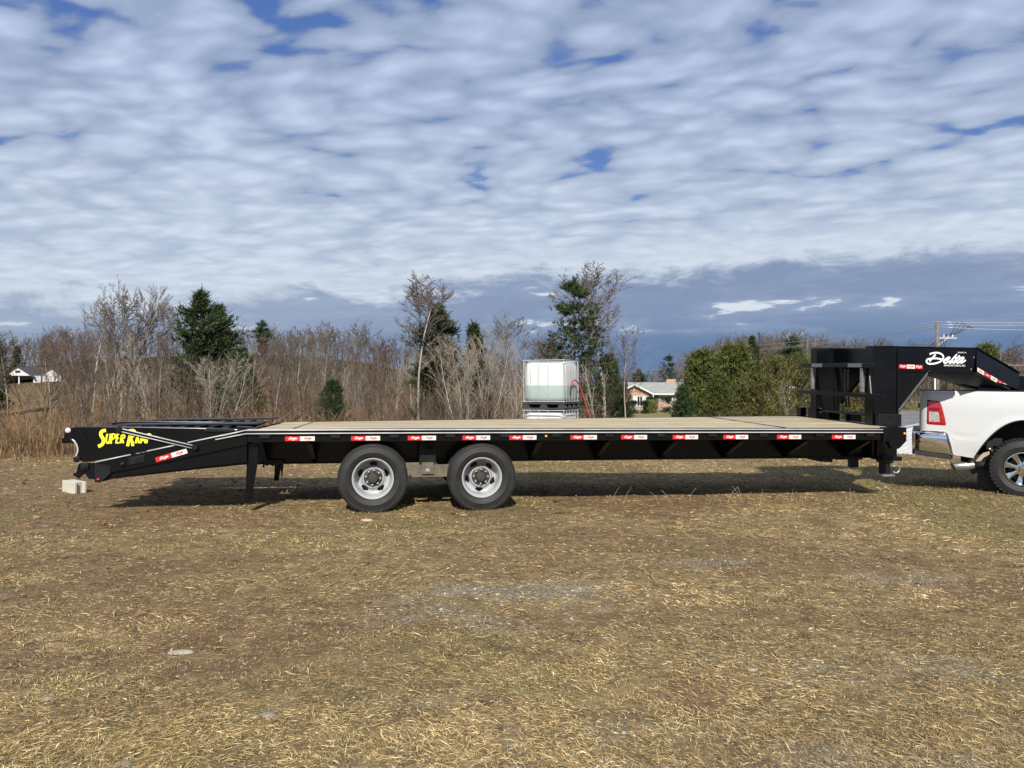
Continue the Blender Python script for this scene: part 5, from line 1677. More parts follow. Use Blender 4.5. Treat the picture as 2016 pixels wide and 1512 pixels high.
arc = [(-1.937, -0.090), (-1.905, -0.103), (-1.878, -0.128), (-1.858, -0.165), (-1.848, -0.204), (-1.848, -0.240), (-1.860, -0.275), (-1.872, -0.300)]
plate_poly = [(-1.985, 0.022), (-1.872, 0.030), (-1.43, 0.026), (-0.60, 0.006), (-0.17, -0.012), (-0.30, -0.060), (-0.39, -0.095), (-0.919, -0.200), (-1.72, -0.354), (-1.80, -0.352), (-1.838, -0.33)] + arc[::-1] + [(-1.893, -0.141), (-2.012, -0.150), (-2.018, -0.088), (-1.992, -0.086)]
for k, (ya, yb_, dz) in enumerate(((0.0, 1.08, 0.0), (1.42, 2.5, 0.028))):
    ramp = MB()
    sp = [(x, z + dz) for x, z in plate_poly]
    ramp.prism(sp, ya, ya + 0.012, "xz")
    o = tpart("flip_ramp", ramp, BLACK, bevel=0.0015, label="near folded ramp with the yellow lettering" if k == 0 else "far folded ramp")
    tpart("side_plate", MB().prism(sp, yb_ - 0.012, yb_, "xz"), BLACK, o)
    # top sheet and its angle cleats
    tp = MB()
    tp.prism([(-1.87, 0.030 + dz), (-1.43, 0.027 + dz), (-0.60, 0.007 + dz), (-0.17, -0.010 + dz), (-0.17, -0.022 + dz), (-0.6, -0.006 + dz), (-1.43, 0.015 + dz), (-1.87, 0.018 + dz)], ya + 0.014, yb_ - 0.014, "xz")
    tpart("top_sheet", tp, BLACK, o)
    lip = MB().tube([(-1.87, ya + 0.006, 0.031 + dz), (-1.43, ya + 0.006, 0.0275 + dz), (-0.60, ya + 0.006, 0.0075 + dz), (-0.17, ya + 0.006, -0.0105 + dz)], 0.009, 8)
    tpart("edge_bar", lip, BLACK, o)
    for j in range(9):
        x = -1.70 + j * 0.165
        z = 0.024 - (x + 1.87) * 0.022 + dz
        tpart("cleat", MB().prism([(x, z), (x + 0.045, z), (x + 0.012, z + 0.02)], ya + 0.10, yb_ - 0.10, "xz"), BLACK_R, o)
    # raised running boards of the ramp and the box at its front end
    tpart("ramp_runner", MB().prism([(-1.62, 0.030 + dz), (-0.05, 0.028 + dz), (-0.06, 0.052 + dz), (-1.64, 0.050 + dz)], ya + 0.55, yb_ - 0.02, "xz"), BLACK_R, o, bevel=0.004)
    tpart("ramp_toe", MB().prism([(-0.53, -0.028 + dz), (-0.50, 0.012 + dz), (-0.20, 0.002 + dz), (-0.22, -0.030 + dz)], ya - 0.016, ya - 0.001, "xz"), BLACK_R, o, bevel=0.003)
    if k == 0:
        rim_ = MB().tube([(x, -0.006, z) for x, z in arc[1:]], 0.0085, 8)
        tpart("rim_bar", rim_, plain("bare_steel", (0.62, 0.62, 0.62), 0.35, 0.4), o)
        tpart("reflector", MB().lathe([(0.030, 0), (0.026, -0.008), (0, -0.010)], (-1.952, -0.001, -0.003), 18), TAPE_W, o, smooth=True)
        # seams of the welded corner
        tpart("weld_seam", MB().tube([(-1.845, -0.001, 0.02), (-1.79, -0.001, -0.10), (-1.735, -0.001, -0.30), (-1.75, -0.001, -0.335)], 0.004, 5), BLACK_R, o)
        SW = 0.036
        L_ = [
            ([(-1.562, -0.006), (-1.594, -0.012), (-1.612, -0.030), (-1.610, -0.065), (-1.587, -0.105), (-1.590, -0.145), (-1.608, -0.168), (-1.640, -0.184)], 0.042),
            ([(-1.546, -0.044), (-1.558, -0.105), (-1.553, -0.138), (-1.539, -0.146), (-1.525, -0.130), (-1.513, -0.044)], 0.022),
            ([(-1.495, -0.044), (-1.510, -0.154)], 0.022), ([(-1.497, -0.049), (-1.475, -0.050), (-1.464, -0.070), (-1.476, -0.094), (-1.503, -0.102)], 0.020),
            ([(-1.442, -0.044), (-1.455, -0.152)], 0.022), ([(-1.442, -0.051), (-1.415, -0.049)], 0.018), ([(-1.449, -0.097), (-1.424, -0.094)], 0.017), ([(-1.455, -0.146), (-1.422, -0.144)], 0.018),
            ([(-1.395, -0.050), (-1.410, -0.150)], 0.022), ([(-1.396, -0.056), (-1.374, -0.058), (-1.366, -0.077), (-1.379, -0.096), (-1.402, -0.102)], 0.020), ([(-1.397, -0.103), (-1.385, -0.125), (-1.380, -0.149)], 0.022),
            ([(-1.299, -0.008), (-1.335, -0.184)], 0.036), ([(-1.325, -0.012), (-1.280, -0.006), (-1.258, -0.030), (-1.268, -0.066), (-1.312, -0.090)], 0.032), ([(-1.305, -0.093), (-1.290, -0.130), (-1.279, -0.182)], 0.036),
            ([(-1.252, -0.152), (-1.231, -0.064)], 0.022), ([(-1.229, -0.064), (-1.217, -0.152)], 0.022), ([(-1.245, -0.125), (-1.220, -0.124)], 0.016),
            ([(-1.197, -0.152), (-1.187, -0.060)], 0.021), ([(-1.187, -0.062), (-1.173, -0.128)], 0.020), ([(-1.173, -0.128), (-1.153, -0.062)], 0.020), ([(-1.153, -0.062), (-1.150, -0.152)], 0.021),
            ([(-1.121, -0.045), (-1.136, -0.152)], 0.022), ([(-1.123, -0.051), (-1.101, -0.052), (-1.092, -0.071), (-1.104, -0.092), (-1.130, -0.100)], 0.020),
        ]
        L_ = [(P, w_ * 0.86) for P, w_ in L_]
        tpart("ramp_lettering", ribbon(L_, SW, -0.0012), LETTER_Y, o)

# lift assist: two rods between end knuckles, standing off the ramp's side
st = MB()
A0, A1 = Vector((-1.385, -0.030, -0.006)), Vector((-0.645, -0.030, -0.196))
d = (A1 - A0).normalized(); up_ = Vector((-d.z, 0, d.x))
st.obox((A0 + A1) / 2, d, (0, 1, 0), up_, (A1 - A0).length / 2, 0.006, 0.012)
assist = tpart("assist_strut", st, BLACK)
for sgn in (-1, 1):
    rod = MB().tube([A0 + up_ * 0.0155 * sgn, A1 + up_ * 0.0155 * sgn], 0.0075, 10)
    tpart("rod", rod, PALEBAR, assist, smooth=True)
for c_ in (A0 - d * 0.03, A1 + d * 0.03):
    kn = MB().lathe([(0, -0.02), (0.026, -0.02), (0.036, -0.008), (0.036, 0.02), (0.03, 0.03)], (c_.x, c_.y, c_.z), 14)
    tpart("knuckle", kn, BLACK_R, assist)

# ------------------------------------------------------------------ support legs and small brackets under the tail
for (y0, lab) in ((0.09, None), (2.30, None)):
    sh = 0.0 if y0 < 1 else 0.0
    lg = MB().prism([(-0.072, -0.18), (0.05, -0.18), (0.05, -0.33), (-0.033, -0.835), (-0.096, -0.835)], y0, y0 + 0.045, "xz")
    tpart("support_leg", lg, BLACK, bevel=0.003)
saw = MB().prism([(0.03, -0.40), (0.26, -0.40), (0.25, -0.452), (0.21, -0.452), (0.20, -0.468), (0.175, -0.445), (0.15, -0.475), (0.10, -0.45), (0.09, -0.47), (0.05, -0.452), (0.045, -0.49), (0.03, -0.49)], 0.52, 0.55, "xz")
tpart("saw_bracket", saw, BLACK_R)
tpart("hanging_strap", MB().prism([(0.235, -0.42), (0.275, -0.42), (0.262, -0.60), (0.247, -0.62)], 0.52, 0.535, "xz"), BLACK_R)

# ------------------------------------------------------------------ wheels
TY_PROF = [(0.238, -0.070), (0.246, -0.086), (0.262, -0.098), (0.285, -0.107), (0.300, -0.1105), (0.304, -0.1125), (0.308, -0.1105), (0.330, -0.108), (0.352, -0.102), (0.368, -0.0985), (0.372, -0.100), (0.3755, -0.097),
           (0.386, -0.088), (0.393, -0.078), (0.395, -0.070), (0.395, -0.052), (0.386, -0.050), (0.386, -0.043), (0.396, -0.041), (0.396, -0.012), (0.387, -0.010), (0.387, 0.010), (0.396, 0.012), (0.396, 0.041), (0.386, 0.043), (0.386, 0.050), (0.395, 0.052), (0.395, 0.070), (0.386, 0.088), (0.368, 0.100), (0.330, 0.108), (0.285, 0.107), (0.246, 0.086), (0.238, 0.070)]


TY_PROF = [(0.238 + (r_ - 0.238) * 1.085, o_) for r_, o_ in TY_PROF]


def tyre_mesh():
    mb = MB().lathe(TY_PROF, (0, 0, 0), 96)
    # shoulder notches: small lugs standing proud round both edges
    for k in range(78):
        a = 2 * math.pi * k / 78
        for s in (-1, 1):
            c_ = Vector((0.4035 * math.cos(a), 0.079 * s, 0.4035 * math.sin(a)))
            mb.obox(c_, (math.cos(a), 0, math.sin(a)), (0, 1, 0), (-math.sin(a), 0, math.cos(a)), 0.006, 0.012, 0.0085)
    return smooth_by_angle(mb.mesh("tyre", [RUBBER]), 32)


def rim_mesh(outer):
    # outer dual wheel: deep dish; the disc sits far inside
    prof = [(0.236, -0.076), (0.243, -0.082), (0.242, -0.088), (0.234, -0.089), (0.226, -0.083), (0.217, -0.070), (0.212, -0.045), (0.206, -0.030), (0.204, 0.030), (0.200, 0.075), (0.190, 0.096), (0.182, 0.100), (0.174, 0.101), (0.166, 0.100), (0.158, 0.098), (0.150, 0.095), (0.142, 0.090), (0.134, 0.080), (0.129, 0.064), (0.125, 0.057), (0.108, 0.056), (0.104, 0.0565)]

    def skip(i, k, n):
        r_ = (prof[i][0] + prof[i + 1][0]) / 2
        if not 0.140 < r_ < 0.188: return False
        a = 2 * math.pi * k / n
        for h in range(5):
            da = (a - (0.62 + h * 2 * math.pi / 5) + math.pi) % (2 * math.pi) - math.pi
            if (da * r_ / 0.048) ** 2 + ((r_ - 0.164) / 0.0235) ** 2 < 1: return True
        return False
    mb = MB().lathe(prof, (0, 0, 0), 120, skip=skip)
    return smooth_by_angle(mb.mesh("rim", [RIM_W]), 40)


def hub_mesh():
    mb = MB().lathe([(0.112, 0.062), (0.112, 0.052), (0.105, 0.048), (0.064, 0.047), (0.060, 0.015), (0.057, -0.005), (0.050, -0.015), (0.030, -0.018), (0.0, -0.019)], (0, 0, 0), 40)
    return smooth_by_angle(mb.mesh("hub", [HUB_D]), 40)


def nut_mesh():
    mb = MB().lathe([(0.015, 0.0), (0.015, -0.016), (0.010, -0.020), (0.010, -0.032), (0.0, -0.034)], (0, 0, 0), 6)
    return mb.mesh("lug_nut", [BOLT_M])


ME_TYRE, ME_RIM, ME_HUB, ME_NUT = tyre_mesh(), rim_mesh(True), hub_mesh(), nut_mesh()
ME_DRUM = MB().lathe([(0.0, 0.125), (0.175, 0.125), (0.175, 0.15), (0.168, 0.24), (0.0, 0.24)], (0, 0, 0), 30).mesh("brake_drum", [BLACK_R])


def wheel(x, y, spin, flip, outer=True):
    e = link("wheel", None, trailer)
    e.location = Vector((x, y, -0.587)) - BASE
    e.rotation_euler = (0, spin, math.pi if flip else 0)
    link("tyre", ME_TYRE, e); link("rim", ME_RIM, e)
    if outer:
        link("hub", ME_HUB, e)
        for k in range(8):
            a = 2 * math.pi * (k + 0.3) / 8
            link("lug_nut", ME_NUT, e, loc=(0.086 * math.cos(a), 0.048, 0.086 * math.sin(a)))
        link("brake_drum", ME_DRUM, e)
    return e


for x, sp in ((1.352, 0.35), (2.639, 1.05)):
    wheel(x, 0.115, sp, False); wheel(x + 0.002, 0.385, sp + 0.4, False, False)
    wheel(x, W_ - 0.115, -sp, True); wheel(x, W_ - 0.385, sp, True, False)
    tpart("axle", MB().tube([(x, 0.2, -0.583), (x, W_ - 0.2, -0.583)], 0.062, 12), BLACK_R)

for y0 in (0.55, W_ - 0.60):
    eq = MB().prism([(1.40, -0.452), (2.60, -0.452), (2.56, -0.60), (1.815, -0.606), (1.76, -0.50)], y0 - 0.30 if y0 < 1 else y0 + 0.28, y0 - 0.285 if y0 < 1 else y0 + 0.295, "xz")
    e_ = tpart("equaliser_beam", eq, DUSTY, bevel=0.003)
    yb0 = y0 - 0.325 if y0 < 1 else y0 + 0.296
    br = MB().prism([(1.93, -0.425), (2.075, -0.425), (2.075, -0.568), (1.93, -0.568)], yb0, yb0 + 0.024, "xz")
    tpart("pivot_bracket", br, DUSTY, e_, bevel=0.003)
    bo = MB().lathe([(0, -0.022), (0.018, -0.022), (0.019, -0.012), (0.019, -0.010), (0.033, -0.009), (0.033, 0)], (2.0, yb0 if y0 < 1 else yb0 + 0.046, -0.527), 6)
    tpart("bolt", bo, GALV, e_)
    hg = MB().box(1.90, 2.10, yb0 + 0.03, yb0 + 0.09, -0.50, -0.16)
    tpart("hanger", hg, BLACK_R)

# ------------------------------------------------------------------ front: step plate, jacks, hook
sp = MB().box(8.05, 8.33, 0.22, 0.50, -0.455, -0.400)
stp = tpart("step_plate", sp, BLACK_R, bevel=0.004)
tr_ = MB()
for i in range(10):
    for j in range(2):
        x = 8.065 + i * 0.027; z = -0.415 - j * 0.025
        tr_.obox((x, 0.218, z), (0.8, 0, 0.6), (0, 1, 0), (-0.6, 0, 0.8), 0.010, 0.003, 0.003)
tpart("tread_pattern", tr_, BLACK, stp)
for y0 in (0.80, 1.55):
    jk = MB().box(8.44, 8.62, y0, y0 + 0.14, -0.56, 0.10)
    jo = tpart("jack_leg", jk, BLACK, bevel=0.006)
    tpart("inner_tube", MB().box(8.47, 8.59, y0 + 0.02, y0 + 0.12, -0.72, -0.55), BLACK_R, jo, bevel=0.004)
    tpart("foot", MB().box(8.44, 8.63, y0 - 0.02, y0 + 0.17, -0.745, -0.722), GALV, jo)
hk = [(8.70 + 0.055 * math.cos(a), 0.86, -0.655 + 0.055 * math.sin(a)) for a in np.linspace(-2.4, 2.6, 14)]
tpart("safety_hook", MB().tube(hk, 0.013, 8), GALV, smooth=True)
tpart("front_post", MB().box(8.205, 8.27, 0.50, 0.58, -0.40, -0.17), BLACK)
tpart("front_post", MB().box(8.01, 8.045, 0.30, 0.36, -0.40, -0.16), BLACK)
tpart("battery_box", MB().prism([(7.30, -0.452), (7.58, -0.452), (7.56, -0.52), (7.36, -0.505)], 0.62, 0.9, "xz"), BLACK_R, bevel=0.004)
tpart("air_tank", MB().box(7.70, 8.10, 0.75, 1.10, -0.50, -0.452), BLACK_R)


# ------------------------------------------------------------------ gooseneck: two necks, rack bars, spare
def neck(y_in, sgn, xs_, name_label):
    """y_in: outer face of the neck; the sloping end closes in towards the coupler."""
    t = 0.13
    ya, yb2 = (y_in, y_in + t) if sgn > 0 else (y_in - t, y_in)
    m_ = MB()
    # riser with its rear flange, then the level beam
    m_.prism([(8.075, -0.45), (8.455, -0.45), (8.462, 0.18), (8.94, 0.755), (9.62 + xs_, 0.753), (9.672 + xs_, 1.082), (8.465, 1.085), (8.075, 1.078)], ya + 0.012, yb2 - 0.012, "xz")
    n_o = tpart("gooseneck", m_, BLACK, label=name_label)
    fl = MB()
    fl.box(8.055, 8.074, ya - 0.02, yb2 + 0.02, -0.15, 1.082)
    fl.box(8.440, 8.464, ya - 0.004, ya + 0.011, -0.10, 1.07)
    fl.box(8.465, 9.60 + xs_, ya - 0.006, yb2 + 0.006, 0.742, 0.752)
    fl.box(8.06, 9.66 + xs_, ya - 0.006, yb2 + 0.006, 1.0855, 1.0935)
    tpart("flange", fl, BLACK, n_o, bevel=0.002)
    d_ = Vector((0.48, 0, 0.575)).normalized()
    hy = MB().obox((8.70, (ya + yb2) / 2, 0.464), d_, (0, 1, 0), d_.cross(Vector((0, 1, 0))), 0.375, 0.078, 0.005)
    tpart("gusset_flange", hy, BLACK, n_o)
    # sloping end
    dy = 0.40 * sgn
    xa, xb = 9.675 + xs_, 10.725 + xs_ * 0.3
    V = []
    for (x, zt, zb_, off) in ((xa, 1.082, 0.753, 0.0), (xb, 0.738, 0.395, dy)):
        V += [(x, ya + off + 0.012, zb_), (x, yb2 + off - 0.012, zb_), (x, yb2 + off - 0.012, zt), (x, ya + off + 0.012, zt)]
    sl = MB()
    sl.add(V, [(0, 1, 2, 3), (7, 6, 5, 4), (0, 4, 5, 1), (1, 5, 6, 2), (2, 6, 7, 3), (3, 7, 4, 0)])
    tpart("neck_slope", sl, BLACK, n_o)
    f2 = MB()
    for (z0_, z1_, s2) in ((1.083, 0.739, 1), (0.752, 0.394, -1)):
        A = [(xa, ya - 0.012, z0_), (xa, yb2 + 0.012, z0_), (xb + 0.01, yb2 + dy + 0.012, z1_), (xb + 0.01, ya + dy - 0.012, z1_)]
        B = [(x, y, z + 0.011 * s2) for x, y, z in A]
        if s2 > 0: A, B = B, A
        f2.add(B + A, [(3, 2, 1, 0), (4, 5, 6, 7), (0, 1, 5, 4), (1, 2, 6, 5), (2, 3, 7, 6), (3, 0, 4, 7)])
    tpart("slope_flange", f2, BLACK_R, n_o)
    return n_o


nk = neck(0.49, 1, 0.0, "near neck with the white script lettering")
fk = neck(2.01, -1, 0.20, "far neck without lettering")
YF = 0.501
tpart("logo_lettering", ribbon(SCRIPT, 0.02, YF - 0.001), LETTER_W, nk)


def text(body, x0, x1, z0, z1, y, m_, parent, bold=0.0, name="lettering"):
    cu = bpy.data.curves.new("lettering", "FONT"); cu.body = body; cu.size = 1.0; cu.offset = bold; cu.shear = 0.12
    tmp = bpy.data.objects.new("lettering_tmp", cu); COL.objects.link(tmp)
    dg = bpy.context.evaluated_depsgraph_get(); dg.update()
    me = bpy.data.meshes.new_from_object(tmp.evaluated_get(dg))
    bpy.data.objects.remove(tmp); bpy.data.curves.remove(cu)
    co = np.array([v.co[:] for v in me.vertices])
    mn, mx = co.min(0), co.max(0)
    mb = MB()
    mb.V = [(x0 + (c[0] - mn[0]) / (mx[0] - mn[0]) * (x1 - x0), y, z0 + (c[1] - mn[1]) / (mx[1] - mn[1]) * (z1 - z0)) for c in co]
    mb.F = [tuple(p.vertices) for p in me.polygons]; mb.M = [0] * len(mb.F)
    bpy.data.meshes.remove(me)
    return tpart(name, mb, m_, parent)


text("MANUFACTURING, INC.", 9.163, 9.498, 0.822, 0.851, YF - 0.001, LETTER_W, nk, 0.012)
text("NEWPORT, TN", 9.372, 9.507, 1.009, 1.029, YF - 0.001, LETTER_W, nk, 0.012)
# rows of bolts near the neck's knee
bl = MB()
for (x, z) in ((9.625, 0.955), (9.585, 0.79)):
    bl.lathe([(0.012, 0), (0.011, -0.006), (0, -0.008)], (x, YF, z), 8)
tpart("bolt_head", bl, BOLT_M, nk)
tape(8.468, 0.842, YF - 0.002, "rcr", -0.012, 0.365, 0.055, nk)
# tape down the slope, following the closing-in web
ang = math.atan2(0.395 - 0.753, 1.05)
for i, ch in enumerate("crcrc"):
    f0, f1 = 0.015 + i * 0.152, 0.015 + (i + 1) * 0.152
    def pt(f, h): 
        x = 9.675 + 1.05 * f; return (x, 0.502 + 0.40 * f - 0.0025, 0.753 - 0.358 * f + 0.012 + h)
    V = [pt(f0, 0), pt(f1 - 0.001, 0), pt(f1 - 0.001, 0.058), pt(f0, 0.058)]
    mb = MB(); mb.add(V, [(0, 1, 2, 3)])
    tpart("reflective_tape", mb, TAPE_R if ch == "r" else CREAM, nk)
    lt = ribbon([(P, w_) for P, w_ in SMALL], 0.02, 0, (0, 0), 0.075 / 0.6, 2)
    fm = (f0 + f1) / 2
    c_, s_ = math.cos(ang), math.sin(ang)
    p0 = pt(fm, 0.030)
    lt.V = [(p0[0] + v[0] * c_ - v[2] * s_, p0[1] + (v[0] * c_) * 0.381 - 0.002 + v[1], p0[2] + v[0] * s_ + v[2] * c_) for v in lt.V]
    tpart("lettering", lt, LETTER_W if ch == "r" else TAPE_R, nk)

tpart("coupler", MB().box(10.55, 11.0, 0.98, 1.50, 0.40, 0.70).lathe([(0, -0.55), (0.075, -0.55), (0.075, 0.0)], (10.75, 1.25, 0.40), 16, "z"), BLACK, bevel=0.006)
tpart("neck_tie_plate", MB().prism([(9.70, 0.735), (10.6, 0.50), (10.6, 0.49), (9.70, 0.725)], 0.68, 1.82, "xz"), BLACK_R)
tpart("headboard", MB().box(8.36, 8.375, 0.62, 1.88, 0.79, 1.07), BLACK)
# rack bars behind the risers
b1 = tpart("rack_bar", MB().box(7.985, 8.05, 0.34, 2.22, 0.792, 0.853), BLACK, bevel=0.005)
for (ya, yb2) in ((0.62, 0.93), (1.60, 1.88)):
    tpart("grey_patch", MB().box(7.980, 7.9845, ya, yb2, 0.796, 0.849), GREYTAPE, b1)
tpart("rack_bar", MB().box(7.965, 8.05, 0.20, 2.28, 0.375, 0.436), BLACK, bevel=0.005)
for y0 in (0.64, 1.90):
    tpart("rack_strap", MB().box(7.995, 8.03, y0 - 0.028, y0 + 0.028, 0.455, 0.785), GALV, bevel=0.003)
tpart("brace_rod", MB().tube([(8.03, 0.50, 0.69), (8.0, 0.42, 0.44)], 0.008, 6), GREYTAPE)
tpart("brace_rod", MB().tube([(8.03, 2.08, 0.62), (8.0, 2.20, 0.44)], 0.011, 6), BLACK)
tpart("low_bar", MB().tube([(8.12, 0.60, 0.135), (8.12, 1.93, 0.125)], 0.024, 10), BLACK)
for y0 in (0.62, 1.86):
    tpart("bar_clip", MB().box(8.09, 8.10, y0 - 0.08, y0, 0.095, 0.105).box(8.09, 8.10, y0 - 0.08, y0, 0.155, 0.165), BOLT_M)
tpart("side_post", MB().box(8.05, 8.14, 2.30, 2.42, -0.1, 0.15), BLACK)
tpart("tool_box", MB().box(8.085, 8.42, 0.36, 0.475, 0.0, 0.165), BLACK_R, bevel=0.01)
tpart("tool_box", MB().box(8.085, 8.42, 2.03, 2.15, 0.0, 0.165), BLACK_R, bevel=0.01)
for y0 in (1.50, 1.42):
    tpart("hose_pipe", MB().tube([(8.30, y0, 0.77), (8.30, y0, 0.42), (8.32, y0 - 0.02, 0.2)], 0.013, 6), BLACK_R)
sp_e = link("spare_tyre", None, trailer)
sp_e.location = Vector((8.88, 1.25, 0.0)) + Vector((0, 0, 1.005)) - BASE
sp_e.rotation_euler = (rad(90), 0, 0.3)
link("tyre", ME_TYRE, sp_e); link("rim", ME_RIM, sp_e)
tpart("spare_shelf", MB().box(8.5, 9.3, 0.63, 1.87, 0.80, 0.86), BLACK_R)

# ------------------------------------------------------------------ the pickup at the right edge
TRUCK_YAW = rad(-28)                 # turned well out of line with the trailer
truck = link("pickup_truck", None, loc=(7.67, 11.62, -0.105), rot=(0, rad(1.0), TRUCK_YAW))
tag(truck, "white heavy duty pickup truck hitched to the trailer, chrome bumper and wheel showing", "pickup truck")
PAINT = plain("white_truck_paint", (0.54, 0.555, 0.56), 0.22, vary=0.015, coat=0.8, rvary=0.03)
CHROME = plain("chrome", (0.80, 0.80, 0.80), 0.06, 1.0, vary=0.02, rvary=0.02, scale=5)
PLASTIC = plain("black_plastic", (0.018, 0.018, 0.019), 0.55, vary=0.2)
LINER = plain("wheel_well_liner", (0.010, 0.011, 0.013), 0.6, vary=0.2, spec=0.3)
REDL = plain("tail_lamp_red", (0.36, 0.008, 0.014), 0.10, vary=0.25, scale=30, coat=1.0)
REDD = plain("tail_lamp_dark_red", (0.10, 0.006, 0.008), 0.12, coat=1.0)
CLEAR = plain("tail_lamp_reverse_lens", (0.62, 0.63, 0.64), 0.12, 0.6, vary=0.5, scale=45)
STEELB = plain("brushed_steel", (0.38, 0.37, 0.35), 0.38, 0.8, vary=0.2)
SPRING = plain("tan_leaf_spring", (0.36, 0.30, 0.22), 0.7, vary=0.3)
GLASS_T = plain("tinted_glass", (0.015, 0.017, 0.02), 0.05, vary=0.02)

RW = 0.424


def tkpart(name, mb, m_, parent=None, bevel=0.0, smooth=False):
    o = link(name, mb.mesh(name, m_ if isinstance(m_, list) else [m_], smooth), parent or truck)
    if bevel: soften(o, bevel, 3)
    return o


def side_y(x, z):
    """Half width of the body side at a height: a soft shoulder, a crease, a tuck under and a rounded rear corner."""
    y = 1.0 - 0.035 * sstep(z, 1.20, 1.52) ** 1.5 - 0.030 * sstep(z, 0.80, 0.52)
    y -= 0.010 * math.exp(-((z - 0.845) / 0.016) ** 2) * float(sstep(x, -0.50, -0.58))
    d = math.hypot(x / 0.63, (z - 0.42) / 0.70)
    y += 0.014 * math.exp(-((d - 0.95) / 0.08) ** 2)
    if x < -1.20: y -= 0.10 * (1 - math.sqrt(max(0, 1 - ((-1.20 - x) / 0.1001) ** 2)))
    return float(y)


def arch(x):
    """Lower edge of the bed side: sill, then the wheel opening."""
    z = 0.532 + 0.028 * sstep(x, -0.60, -0.86)
    if abs(x) < 0.60:
        t = abs(x) / 0.60
        z = max(z, 0.53 + 0.565 * (1 - t ** 2) ** 0.9)
    return float(z)


def bed_side(sgn):
    mb = MB()
    xs = sorted(set([-1.30, -1.298, -1.294, -1.287, -1.277, -1.263, -1.246, -1.225, -1.20] + list(np.linspace(-1.17, -0.615, 18)) + list(np.linspace(-0.60, 0.60, 61)) + [0.62, 0.9, 1.1, 1.34]))
    nz = 26
    V, F = [], []
    for x in xs:
        zb = arch(x)
        if x < -0.96: zb = 0.872
        elif x < -0.87: zb = 0.872 + (0.56 - 0.872) * (x + 0.96) / 0.09
        for k in range(nz + 1):
            f = k / nz
            z = zb + (1.497 - zb) * f
            y = side_y(x, z)
            if k == nz: y -= 0.018
            V.append((x, -y * sgn, z))
    for i in range(len(xs) - 1):
        for k in range(nz):
            a = i * (nz + 1) + k
            F.append((a, a + nz + 1, a + nz + 2, a + 1))
    mb.add(V, F)
    # rail cap and inner wall
    o = tkpart("bed_side", mb, PAINT, smooth=True)
    cap = MB()
    for i in range(len(xs) - 1):
        pass
    ys = [side_y(x, 1.497) - 0.018 for x in xs]
    cap.prism([(xs[0], -ys[0] * sgn), (xs[2], -ys[2] * sgn), (xs[4], -ys[4] * sgn), (xs[6], -ys[6] * sgn), (xs[8], -ys[8] * sgn), (1.34, -ys[-1] * sgn), (1.34, -0.80 * sgn), (xs[0], -0.80 * sgn)], 1.492, 1.512, "xy")
    tkpart("rail_cap", cap, PLASTIC, bevel=0.006)
    tkpart("inner_wall", MB().box(-1.27, 1.34, -0.80 * sgn if sgn > 0 else 0.78, -0.78 * sgn if sgn > 0 else 0.80, 1.16, 1.49), PAINT)
    lip = MB(); pts = []
    for x in np.linspace(-0.598, 0.598, 49):
        z = arch(x); pts.append((x, -(side_y(x, z) - 0.004) * sgn, z + 0.003))
    lip.tube(pts, 0.010, 6)
    tkpart("arch_lip", lip, PLASTIC, smooth=True)
    return o


def wheel_well(sgn):
    mb = MB(); V, F = [], []
    xs = np.linspace(-0.64, 0.64, 33)
    for x in xs:
        t = min(abs(x) / 0.64, 1.0)
        z = 0.50 + 0.63 * (1 - t ** 2.2) ** 0.85
        for y in (0.985, 0.90, 0.78, 0.55):
            V.append((x, -y * sgn, z - (0.0 if y < 0.98 else 0.012)))
    for i in range(len(xs) - 1):
        for k in range(3):
            a = i * 4 + k; F.append((a, a + 4, a + 5, a + 1))
    mb.add(V, F)
    mb.box(-0.70, 0.70, -0.56 * sgn if sgn > 0 else 0.54, -0.54 * sgn if sgn > 0 else 0.56, 0.35, 1.12)
    tkpart("wheel_well", mb, LINER, smooth=False)


for sgn in (1, -1):
    bed_side(sgn); wheel_well(sgn)
tkpart("bed_floor", MB().box(-1.26, 1.34, -0.79, 0.79, 1.13, 1.15), PLASTIC)
tkpart("tailgate", MB().box(-1.305, -1.25, -0.893, 0.893, 0.90, 1.49), PAINT, bevel=0.02)
tkpart("tailgate_handle", MB().box(-1.322, -1.306, -0.16, 0.16, 1.22, 1.30), PLASTIC, bevel=0.01)
tkpart("tailgate_spoiler", MB().box(-1.315, -1.22, -0.88, 0.88, 1.492, 1.514), PLASTIC, bevel=0.008)
